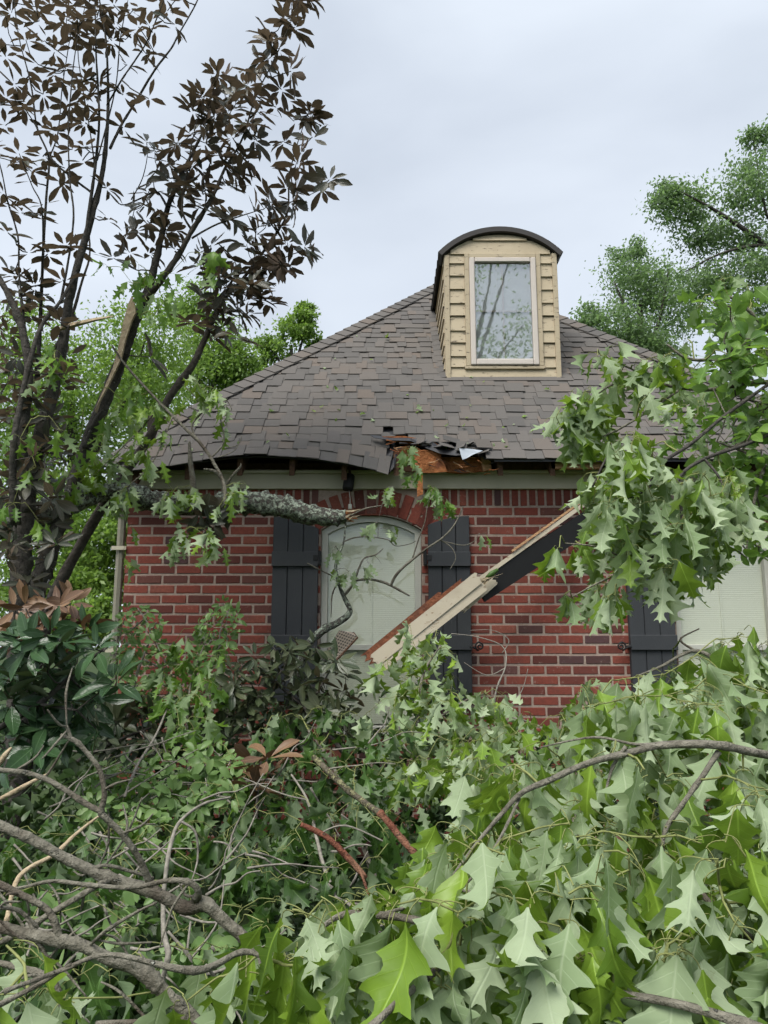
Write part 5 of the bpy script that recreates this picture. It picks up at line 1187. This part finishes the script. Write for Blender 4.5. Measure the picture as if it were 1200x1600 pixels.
# ---- magnolia debris
def mag_branch(label, limbs, poly, n, mind, dfun, size, mat, per=(6, 9), name='fallen_magnolia_branch', key='mag', bark='bark_dark', axis=(0, -.5, .7), lod='mag_lod', group='fallen magnolia branches'):
    c = limbs[0][0]; pl = Plant(name, label, 'branch', PD(c[0], c[1], c[2]), group)
    for lb in limbs: pl.limb(lb, bark, 'limb', 7, .25)
    for (x, y) in fill(poly, n, mind): pl.whorl(PD(x, y, dfun(y) + uni(-.15, .15)), Vector(axis) + rv() * .8, random.randint(*per), size * uni(.85, 1.1))
    return pl.done(key, mat, bark, lod, 60 if size < .1 else 150)
mag_branch('glossy dark green magnolia branch lying at the left edge', [[(-40, 1160, 3.5, .016), (60, 1100, 3.5, .013), (130, 1040, 3.5, .008), (180, 1000, 3.5, .004)], [(60, 1100, 3.5, .009), (120, 1110, 3.4, .005)]],
           [(0, 1000), (60, 990), (130, 980), (190, 1020), (180, 1090), (150, 1150), (60, 1170), (0, 1180)], 36, 18, lambda y: 3.5, 0.16, 'magnolia_green', (6, 9))
mag_branch('rusty brown magnolia leaves beside the dark trunks', [[(-20, 1010, 3.8, .010), (50, 985, 3.8, .008), (120, 965, 3.8, .004)]],
           [(10, 945), (60, 940), (130, 940), (140, 985), (60, 1000), (20, 1000)], 14, 15, lambda y: 3.8, 0.14, 'magnolia_brown', (6, 8))
mag_branch('dull brown-green magnolia branch heaped below the left shutter', [[(540, 1180, 4.6, .014), (480, 1110, 4.7, .011), (420, 1060, 4.8, .008), (380, 1040, 4.8, .004)], [(480, 1110, 4.7, .008), (520, 1040, 4.8, .004)]],
           [(370, 1030), (430, 1000), (500, 1010), (540, 1030), (560, 1080), (540, 1140), (430, 1150), (340, 1140)], 58, 13, lambda y: 4.75, 0.125, 'magnolia_mix', (7, 10))
mag_branch('blackish magnolia leaves heaped at the foot of the house corner', [[(120, 1190, 4.6, .012), (200, 1150, 4.7, .009), (260, 1130, 4.8, .005)]],
           [(140, 1110), (200, 1100), (280, 1110), (340, 1120), (340, 1170), (220, 1190), (140, 1180)], 26, 17, lambda y: 4.7, 0.125, 'magnolia_mix', (7, 10))
mag_branch('upright tuft of brown magnolia leaves in the middle of the pile', [[(400, 1330, 3.6, .007), (402, 1250, 3.7, .006), (408, 1190, 3.8, .004)]],
           [(390, 1165), (425, 1165), (430, 1230), (390, 1240)], 5, 14, lambda y: 3.75, 0.15, 'magnolia_brown', (4, 6), axis=(0, -.3, 1))
# ---- small-leaved shrub branches
def shrub(label, limbs, poly, n, mind, dfun, size, per=(7, 10)):
    return mag_branch(label, limbs, poly, n, mind, dfun, size, 'shrub', per, 'fallen_shrub_branch', 'oval', 'twig_grey', (0, -.4, .8), 'oval', 'fallen small-leaved branches')
shrub('pale small-leaved branch standing against the brick corner', [[(200, 1120, 4.75, .010), (215, 1050, 4.8, .008), (235, 990, 4.8, .006), (215, 950, 4.8, .003)], [(225, 1030, 4.8, .006), (260, 1045, 4.8, .004), (240, 1000, 4.8, .003)]],
      [(190, 950), (235, 945), (255, 990), (262, 1060), (230, 1110), (185, 1090), (180, 1010)], 50, 10, lambda y: 4.8, 0.062)
shrub('light green small-leaved branch beside the oak leaves at the wall', [[(330, 1130, 4.8, .009), (340, 1050, 4.9, .007), (345, 980, 4.9, .004), (360, 950, 4.9, .003)]],
      [(310, 980), (345, 940), (372, 960), (360, 1010), (330, 1050), (300, 1040)], 26, 10, lambda y: 4.85, 0.06)
shrub('light green small-leaved sprays in the middle of the pile', [[(150, 1330, 3.5, .008), (220, 1260, 3.8, .006), (300, 1210, 4.0, .004)], [(220, 1260, 3.8, .005), (330, 1270, 3.8, .003)]],
      [(120, 1210), (200, 1190), (330, 1160), (380, 1190), (360, 1250), (250, 1290), (130, 1280)], 46, 17, lambda y: f_pile(y) - .05, 0.07)
shrub('pale green small-leaved sprays behind the lower grey limb', [[(60, 1560, 2.5, .007), (120, 1490, 2.6, .005), (210, 1430, 2.8, .003)]],
      [(60, 1420), (140, 1400), (220, 1410), (220, 1480), (120, 1490), (60, 1480)], 22, 18, lambda y: 2.75, 0.065)
shrub('fine green small-leaved twigs low at the left edge', [[(-20, 1600, 2.4, .007), (40, 1500, 2.6, .005), (60, 1420, 2.8, .003)]],
      [(0, 1540), (90, 1520), (120, 1590), (0, 1600)], 18, 18, lambda y: 2.4, 0.06)
shrub('deep green small-leaved sprays low in the centre of the pile', [[(420, 1640, 2.3, .008), (380, 1560, 2.5, .006), (330, 1500, 2.7, .004)]],
      [(250, 1500), (380, 1480), (470, 1540), (420, 1600), (280, 1600)], 34, 20, lambda y: 2.6, 0.06)

# ---- sticks, each a thing of its own
def stick(name, label, pts, mat, cat='stick', sides=7, rough=.25, twigs=(), tip=None):
    pl = Plant(name, label, cat, PD(pts[0][0], pts[0][1], pts[0][2])); pl.limb(pts, mat, 'limb', sides, rough)
    for t in twigs: pl.limb(t, mat, 'side_twig', 5, .15)
    return pl
stick('red_stick', 'reddish peeled limb slanting down in the centre of the pile', [(470, 1288, 2.75, .008), (510, 1308, 2.75, .011), (545, 1342, 2.75, .012), (572, 1372, 2.75, .008)], 'bark_red', twigs=[[(560, 1355, 2.72, .004), (570, 1380, 2.7, .005), (580, 1412, 2.7, .004)]])
stick('red_stick', 'lichened limb turning to bare red wood beside the pale foreground leaves', [(592, 1268, 2.9, .012), (615, 1295, 2.88, .0125), (640, 1325, 2.85, .0125), (668, 1350, 2.85, .010)], 'bark_red')
stick('mossy_stick', 'yellowish lichened stick running down to the red limb in the pile', [(490, 1183, 3.4, .012), (515, 1207, 3.3, .013), (545, 1235, 3.15, .013), (575, 1258, 3.0, .012), (594, 1270, 2.9, .012)], 'bark_moss')
stick('splinter_board', 'pale raw splinter of split wood at the left edge of the pile', [(-20, 1258, 3.0, .006), (20, 1238, 3.0, .013), (50, 1222, 3.0, .011), (78, 1207, 3.0, .002)], 'wood_raw', sides=4)
stick('splinter_board', 'raw wood splinter sticking up at the left edge beneath the magnolia leaves', [(-10, 1205, 3.1, .010), (8, 1180, 3.1, .012), (18, 1168, 3.1, .004)], 'wood_raw', sides=4)
stick('peeled_twig', 'pale peeled twig running diagonally behind the grey forked limb', [(10, 1440, 2.4, .008), (30, 1370, 2.5, .008), (85, 1335, 2.6, .007), (120, 1302, 2.7, .006), (155, 1275, 2.8, .004)], 'wood_raw', sides=6)
stick('arching_twig', 'thin pale twig arching up and down through the middle of the pile', [(252, 1535, 2.1, .006), (263, 1493, 2.1, .0075), (257, 1462, 2.15, .0075), (255, 1405, 2.2, .006), (262, 1345, 2.25, .006), (268, 1315, 2.3, .006), (282, 1283, 2.35, .005), (318, 1256, 2.4, .004), (360, 1246, 2.45, .003)], 'twig_grey', twigs=[[(282, 1283, 2.35, .004), (305, 1300, 2.35, .004), (309, 1340, 2.35, .003), (300, 1375, 2.3, .002)]])
stick('straight_twig', 'straight grey twig rising left of centre toward the brick wall', [(195, 1245, 3.6, .007), (215, 1195, 3.9, .007), (243, 1150, 4.2, .006), (266, 1095, 4.5, .005)], 'twig_grey')
stick('curved_branchlet', 'fine bare twigs against the brick beside the right shutter of the arched window', [(770, 1130, 4.9, .007), (775, 1080, 4.9, .006), (790, 1040, 4.95, .005), (785, 1010, 5, .004), (745, 995, 5, .003), (705, 990, 5, .002)], 'twig_grey',
      twigs=[[(788, 1045, 4.95, .004), (760, 1055, 5, .003), (725, 1035, 5, .002)], [(785, 1020, 5, .003), (795, 1000, 5, .003), (770, 985, 5, .002), (735, 985, 5, .0015)], [(790, 1110, 4.9, .004), (815, 1080, 4.9, .003), (825, 1045, 4.9, .002)]])
stick('grey_twig', 'grey twig forking across the dark gap in the middle of the pile', [(530, 1420, 3, .008), (505, 1350, 3.2, .008), (495, 1310, 3.3, .007), (480, 1250, 3.5, .006), (455, 1210, 3.6, .004)], 'twig_grey',
      twigs=[[(495, 1305, 3.3, .004), (540, 1290, 3.3, .004), (610, 1320, 3.2, .003)], [(480, 1250, 3.5, .004), (440, 1240, 3.5, .003), (380, 1215, 3.6, .002)]])
stick('grey_twig', 'long thin twig lying across the pile below the magnolia heap', [(250, 1220, 3.8, .003), (340, 1225, 3.8, .005), (420, 1218, 3.8, .005), (495, 1222, 3.8, .003)], 'twig_grey')
stick('grey_twig', 'crooked grey twig dropping toward the bottom centre of the pile', [(262, 1455, 2.4, .004), (292, 1490, 2.4, .006), (300, 1510, 2.4, .007), (313, 1545, 2.4, .006)], 'twig_grey', twigs=[[(297, 1500, 2.4, .004), (340, 1440, 2.5, .003), (350, 1375, 2.6, .002)], [(292, 1490, 2.4, .004), (298, 1440, 2.45, .003)]])
for k in range(70):
    x, y = uni(20, 660), uni(1140, 1540); d = f_pile(y) - uni(.05, .35); a = uni(-1.2, 1.2); L = uni(60, 150); lab = None
    if k == 0: tb = thing('twig_tangle', 'thin bare twigs tangled over the middle of the pile', 'twigs', PD(400, 1350, 3.2)); tb['kind'] = 'stuff'; tbuf = Buf()
    q = [(PD(x + L * t * math.cos(a) + uni(-5, 5), y + L * t * math.sin(a) + uni(-6, 6), d + uni(-.04, .04)), lerp(.005, .002, t)) for t in (0, .25, .5, .75, 1)]
    ps, rs = catmull(q, 3); tbuf.tube(ps, rs, 5)
tbuf.build('twigs', M['twig_grey'], tb, smooth=True)

# ---- grey forked limbs, lower left foreground
G = Plant('bare_limb', 'smooth grey forked limb crossing the lower left foreground', 'branch', PD(300, 1420, 1.6))
D = 1.65
G.limb([(-40, 1272, D, 0.0090), (0, 1290, D, 0.0098), (50, 1312, D, 0.0101), (100, 1340, D, 0.0103), (143, 1360, D, 0.0106), (187, 1377, D, 0.0112), (233, 1391, D, 0.0120), (267, 1408, D, 0.0122), (292, 1419, D, 0.0133), (308, 1414, D, 0.0144), (322, 1413, D, 0.0138), (340, 1428, D, 0.0117), (367, 1453, D, 0.0114), (393, 1480, D, 0.0117), (415, 1515, D, 0.0122), (430, 1560, D, 0.0128), (445, 1640, D, 0.0138)], 'bark_grey', 'limb', 12, .16, 6)
for pts in ([(236, 1390, D, 0.0074), (222, 1350, D - .02, 0.0066), (195, 1308, D - .04, 0.0061), (165, 1278, D - .05, 0.0059), (158, 1268, D - .05, 0.0069), (163, 1240, D - .05, 0.0053), (155, 1202, D - .05, 0.0050), (132, 1172, D - .05, 0.0048), (118, 1158, D - .05, 0.0053), (95, 1148, D - .05, 0.0032)],
            [(160, 1270, D - .05, 0.0059), (128, 1252, D - .05, 0.0055), (95, 1230, D - .05, 0.0053), (65, 1215, D - .05, 0.0053), (30, 1206, D - .05, 0.0053), (-20, 1202, D - .05, 0.0053)],
            [(300, 1412, D, 0.0074), (310, 1394, D - .02, 0.0069), (296, 1379, D - .03, 0.0059), (262, 1376, D - .03, 0.0048), (207, 1387, D - .05, 0.0043), (140, 1383, D - .06, 0.0043), (83, 1377, D - .06, 0.0037), (33, 1387, D - .06, 0.0032), (-10, 1394, D - .06, 0.0027)],
            [(172, 1376, D, 0.0059), (150, 1385, D - .05, 0.0059), (120, 1403, D - .07, 0.0059), (73, 1431, D - .08, 0.0059), (33, 1457, D - .09, 0.0059), (-20, 1480, D - .1, 0.0064)],
            [(140, 1360, D, 0.0032), (165, 1352, D, 0.0037), (207, 1362, D + .02, 0.0032), (240, 1372, D + .02, 0.0021)], [(112, 1157, D - .05, 0.0032), (106, 1140, D - .05, 0.0037), (104, 1134, D - .05, 0.0027)]):
    G.limb(pts, 'bark_grey', 'fork', 9, .16)
G2 = Plant('bare_limb', 'thicker scarred grey limb below the forked one in the lower left', 'branch', PD(240, 1535, 1.45))
D = 1.45
G2.limb([(-40, 1436, D, 0.0075), (0, 1447, D, 0.0084), (43, 1460, D, 0.0093), (83, 1467, D, 0.0109), (133, 1480, D, 0.0101), (173, 1500, D, 0.0104), (205, 1508, D, 0.0127), (232, 1525, D, 0.0138), (250, 1543, D, 0.0122), (267, 1560, D, 0.0109), (293, 1582, D, 0.0116), (325, 1625, D, 0.0127)], 'bark_grey', 'limb', 12, .18, 6)
for pts in ([(93, 1466, D, 0.0064), (84, 1438, D, 0.0064), (72, 1420, D, 0.0058), (45, 1404, D, 0.0058), (0, 1382, D, 0.0064), (-30, 1370, D, 0.0064)], [(-10, 1502, D, 0.0052), (30, 1512, D - .02, 0.0052), (75, 1525, D - .03, 0.0058), (92, 1548, D - .03, 0.0046), (95, 1575, D - .03, 0.0035)], [(60, 1472, D, 0.0035), (75, 1500, D, 0.0035), (88, 1530, D, 0.0029)],
            [(-10, 1418, D + .05, 0.0035), (25, 1421, D + .05, 0.0040), (48, 1438, D + .05, 0.0035), (60, 1450, D + .05, 0.0029)], [(150, 1600, D - .05, 0.0052), (220, 1597, D - .05, 0.0052), (290, 1592, D - .03, 0.0052)], [(140, 1478, D, 0.0023), (165, 1455, D - .04, 0.0035), (205, 1430, D - .06, 0.0029), (245, 1410, D - .08, 0.0017)]):
    G2.limb(pts, 'bark_grey', 'fork', 9, .16)
for pl, cnt in ((G, 22), (G2, 16)):
    base_paths = list(pl.paths)
    for k in range(cnt):
        ps, rs = random.choice(base_paths); i = random.randrange(2, len(ps) - 2); p = ps[i]; o = rv(); o.y *= .4; L = uni(.04, .16); q = [(p, min(rs[i] * .5, .004)), (p + o * L * .5 + rv() * .01, .0028), (p + o * L + Vector((0, 0, uni(-.02, .03))), .0014)]
        a, c = catmull(q, 4); b = Buf(); b.tube(a, c, 5, .5, .1); b.build('side_twig', M['bark_grey'], pl.t, smooth=True)

# ================================================================== RIGHT HAND HANGING OAK AND FOREGROUND
f_hang = lambda y: table(y, [(400, 3.0), (600, 2.75), (700, 2.5), (1000, 2.35)])
oak_branch('pale drooping oak leaves hanging in front of the eave and the fallen board end', [[(1310, 540, 3.18, .010), (1260, 560, 2.95, .008), (1150, 640, 2.75, .007), (1080, 690, 2.6, .0065), (1030, 730, 2.5, .006), (1010, 760, 2.45, .005), (960, 790, 2.4, .003)],
            [(1030, 730, 2.5, .006), (1000, 690, 2.5, .005), (960, 700, 2.45, .004), (930, 760, 2.4, .003)], [(1050, 790, 2.45, .005), (1040, 850, 2.4, .004), (1005, 880, 2.4, .003), (960, 900, 2.4, .002)]],
           [(955, 720), (990, 700), (1030, 740), (1035, 790), (1030, 840), (990, 885), (945, 870), (925, 800)], 36, 18, f_hang, 0.135, .85, dj=.22, key='oak_hi', bark='bark_dark', name='hanging_oak_branch', group='oak branches hanging from the right', droop=2.0)
oak_branch('pale drooping oak leaves hanging in front of the right window', [[(1345, 660, 3.1, .010), (1290, 640, 2.95, .008), (1180, 690, 2.75, .007), (1100, 715, 2.6, .0065), (1055, 750, 2.5, .006), (1062, 800, 2.45, .005), (1065, 860, 2.4, .004), (1045, 910, 2.35, .003)], [(1100, 715, 2.6, .005), (1130, 760, 2.5, .004), (1120, 830, 2.45, .003)]],
           [(1080, 770), (1130, 745), (1165, 780), (1140, 830), (1105, 880), (1065, 915), (1025, 910), (1045, 865), (1075, 830)], 36, 18, f_hang, 0.135, .85, dj=.22, key='oak_hi', bark='bark_dark', name='hanging_oak_branch', group='oak branches hanging from the right', droop=2.0)
oak_branch('small oak sprays dangling low over the brick left of the right window', [[(1040, 900, 2.45, .004), (1000, 890, 2.4, .0035), (950, 905, 2.4, .003), (890, 935, 2.4, .002)], [(1000, 890, 2.4, .003), (940, 860, 2.4, .003), (880, 850, 2.4, .002)]],
           [(920, 925), (965, 915), (978, 945), (945, 965), (915, 955)], 6, 15, lambda y: 2.4, 0.105, .6, per=(3, 4), name='hanging_oak_branch', group='oak branches hanging from the right', extra=[(875, 878), (898, 876), (882, 950), (935, 935), (968, 930)], droop=1.7)
oak_branch('oak sprays with green leaves reaching over the roof slope below the dormer', [[(1330, 620, 3.14, .012), (1200, 600, 3.0, .010), (1100, 610, 2.95, .008), (1020, 600, 2.9, .007), (960, 600, 2.9, .005), (900, 640, 2.85, .003)], [(1020, 600, 2.9, .005), (985, 575, 2.9, .004), (940, 560, 2.9, .002)], [(1060, 610, 2.9, .005), (980, 660, 2.8, .004), (920, 690, 2.8, .003)]],
           [(880, 640), (930, 620), (950, 660), (935, 700), (880, 700), (862, 690)], 13, 17, lambda y: 2.85, 0.12, .75, name='hanging_oak_branch', group='oak branches hanging from the right', extra=[(935, 575), (955, 565), (990, 590), (1005, 600), (985, 625), (1020, 575), (1040, 590), (1010, 640), (1045, 620), (970, 600), (1060, 650), (1050, 570)])
oak_branch('dense bright green oak foliage filling the right edge beside the roof', [[(1560, 1700, 2.9, .06), (1450, 1150, 3.0, .05), (1360, 760, 3.1, .042), (1300, 520, 3.2, .032), (1285, 350, 3.3, .018), (1290, 230, 3.3, .008)], [(1300, 520, 3.2, .02), (1200, 530, 3.1, .012), (1130, 560, 3.05, .009), (1080, 560, 3.0, .007), (1040, 540, 3.0, .004)], [(1350, 720, 3.1, .014), (1200, 690, 3.0, .010), (1140, 700, 2.9, .007), (1090, 720, 2.9, .004)], [(1200, 520, 3.1, .01), (1150, 470, 3.1, .007), (1110, 460, 3.1, .004)]],
           [(1090, 450), (1140, 440), (1210, 430), (1400, 420), (1400, 760), (1120, 760), (1060, 720), (1050, 640), (1030, 590), (1060, 530), (1090, 510)], 84, 21, lambda y: 3.1, 0.12, .5, dj=.25, mat='oak_green', name='hanging_oak_branch', group='oak branches hanging from the right', per=(4, 7), droop=.8)
mag_branch('small oval-leaved green sprays at the right edge above the right window', [[(1345, 640, 3.12, .009), (1260, 640, 2.8, .008), (1200, 720, 2.8, .007), (1175, 800, 2.8, .006), (1165, 880, 2.8, .004)], [(1200, 720, 2.8, .006), (1120, 690, 2.8, .003)]],
           [(1110, 470), (1150, 480), (1210, 560), (1215, 860), (1160, 870), (1130, 830), (1150, 700), (1110, 600)], 60, 16, lambda y: 2.9, 0.075, 'oak_green', (5, 7), 'hanging_sprig', 'oval', 'bark_grey', (0, -.5, .6), 'oval', 'oak branches hanging from the right')
# foreground
f_fg = lambda y: table(y, [(950, 2.4), (1050, 2.2), (1150, 1.9), (1250, 1.65), (1350, 1.48), (1450, 1.34), (1550, 1.22), (1650, 1.15)])
oak_branch('pale oak leaves in front of the lower right window and shutter', [[(1260, 1090, 2.2, .012), (1160, 1060, 2.25, .009), (1090, 1020, 2.3, .006), (1030, 1040, 2.3, .004), (980, 1060, 2.3, .003)], [(1090, 1020, 2.3, .004), (1060, 1000, 2.35, .003), (1095, 985, 2.35, .002)]],
           [(1000, 1085), (1060, 1045), (1100, 1050), (1140, 1020), (1420, 1020), (1420, 1140), (1120, 1150), (1000, 1160), (930, 1165), (910, 1135)], 62, 24, f_fg, 0.135, .7, name='foreground_oak_branch', group='oak branches in the near foreground', arch=.03, droop=1.9, dj=.28, key='oak_hi', single=300)
oak_branch('arching oak branch with long bare stem above large drooping leaves', [[(1300, 1190, 1.55, .010), (1200, 1176, 1.55, .0085), (1120, 1168, 1.5, .008), (1040, 1166, 1.5, .0075), (980, 1172, 1.5, .007), (920, 1190, 1.48, .0065), (860, 1218, 1.46, .006), (810, 1245, 1.44, .0052), (780, 1275, 1.42, .004), (740, 1320, 1.4, .003), (700, 1370, 1.38, .002)], [(980, 1172, 1.5, .004), (955, 1200, 1.5, .003), (940, 1235, 1.5, .002)], [(1050, 1166, 1.5, .004), (1000, 1160, 1.55, .003), (930, 1158, 1.6, .0025), (850, 1165, 1.65, .0015)], [(1120, 1168, 1.5, .006), (1080, 1230, 1.48, .005), (1045, 1300, 1.46, .004), (1040, 1330, 1.45, .003)], [(810, 1245, 1.44, .003), (770, 1330, 1.35, .0025), (720, 1400, 1.3, .0018)]],
           [(690, 1310), (760, 1240), (860, 1230), (960, 1200), (1060, 1190), (1400, 1190), (1400, 1340), (1100, 1370), (900, 1370), (760, 1400), (640, 1400)], 84, 25, f_fg, 0.122, .55, name='foreground_oak_branch', group='oak branches in the near foreground', arch=.03, droop=1.9, dj=.28, key='oak_hi', single=300, per=(3, 6))
oak_branch('large pale and yellow-green oak leaves filling the bottom right corner', [[(1280, 1520, 1.15, .010), (1180, 1480, 1.2, .008), (1080, 1450, 1.25, .006), (990, 1470, 1.2, .004)], [(1180, 1480, 1.2, .006), (1100, 1400, 1.35, .005), (1040, 1340, 1.45, .003)], [(1280, 1640, 1.0, .008), (1100, 1590, 1.05, .006), (960, 1540, 1.1, .004)]],
           [(850, 1400), (1000, 1370), (1100, 1370), (1380, 1330), (1380, 1600), (850, 1590)], 96, 28, f_fg, 0.125, .52, name='foreground_oak_branch', group='oak branches in the near foreground', arch=.03, droop=1.9, dj=.28, key='oak_hi', single=300, per=(3, 5))
oak_branch('big bright oak leaves on bare twigs at the bottom centre', [[(705, 1462, 1.3, .006), (650, 1443, 1.3, .0065), (590, 1438, 1.3, .006), (535, 1438, 1.3, .005), (470, 1480, 1.25, .003)], [(900, 1450, 1.25, .005), (800, 1430, 1.3, .005), (720, 1395, 1.4, .0035), (640, 1415, 1.35, .003), (560, 1430, 1.3, .002)], [(560, 1640, 1.0, .005), (620, 1580, 1.05, .005), (690, 1520, 1.15, .005), (720, 1470, 1.25, .004)]],
           [(450, 1480), (560, 1430), (700, 1410), (860, 1400), (870, 1585), (520, 1590), (440, 1560)], 50, 31, f_fg, 0.125, .42, name='foreground_oak_branch', group='oak branches in the near foreground', arch=.03, droop=1.9, dj=.28, key='oak_hi', single=300, per=(3, 5))
oak_branch('large oak leaves on yellowish stems at the bottom left corner', [[(420, 1490, 1.15, .003), (380, 1490, 1.15, .004), (300, 1510, 1.1, .005), (180, 1490, 1.1, .003), (100, 1510, 1.1, .003), (0, 1560, 1.05, .003)], [(-40, 1590, 1.05, .004), (60, 1540, 1.1, .003), (110, 1500, 1.1, .002)]],
           [(-20, 1590), (110, 1580), (130, 1620), (-20, 1630)], 5, 36, lambda y: 1.3, 0.125, .6, name='foreground_oak_branch', group='oak branches in the near foreground', arch=.03, droop=1.9, dj=.28, key='oak_hi', single=300, per=(3, 4), extra=[(330, 1600), (380, 1580), (430, 1555), (470, 1580), (5, 1540), (290, 1620)])

# ---- torn leaf scraps lying on the roof
mats = []
for k in range(90):
    x = uni(-1.9, 2.6); v = uni(0.02, 0.9) if random.random() < .7 else uni(0.9, 2.6)
    if in_hole(x, v): continue
    p = roof_pt(x, v, 0.03); a = uni(0, 6.28); dd = Vector((math.cos(a), math.sin(a) * C45, math.sin(a) * C45)); mats.append(leaf_matrix(p, dd, Vector((0, -1, 1)) * random.choice((1, -1)) + rv() * .4, uni(.025, .06) if k > 6 else uni(.08, .12)))
rl = joined_leaves('leaf_scraps', 'oak_lod', 'oak', mats); rl['label'] = 'torn leaf scraps lying on the shingles'
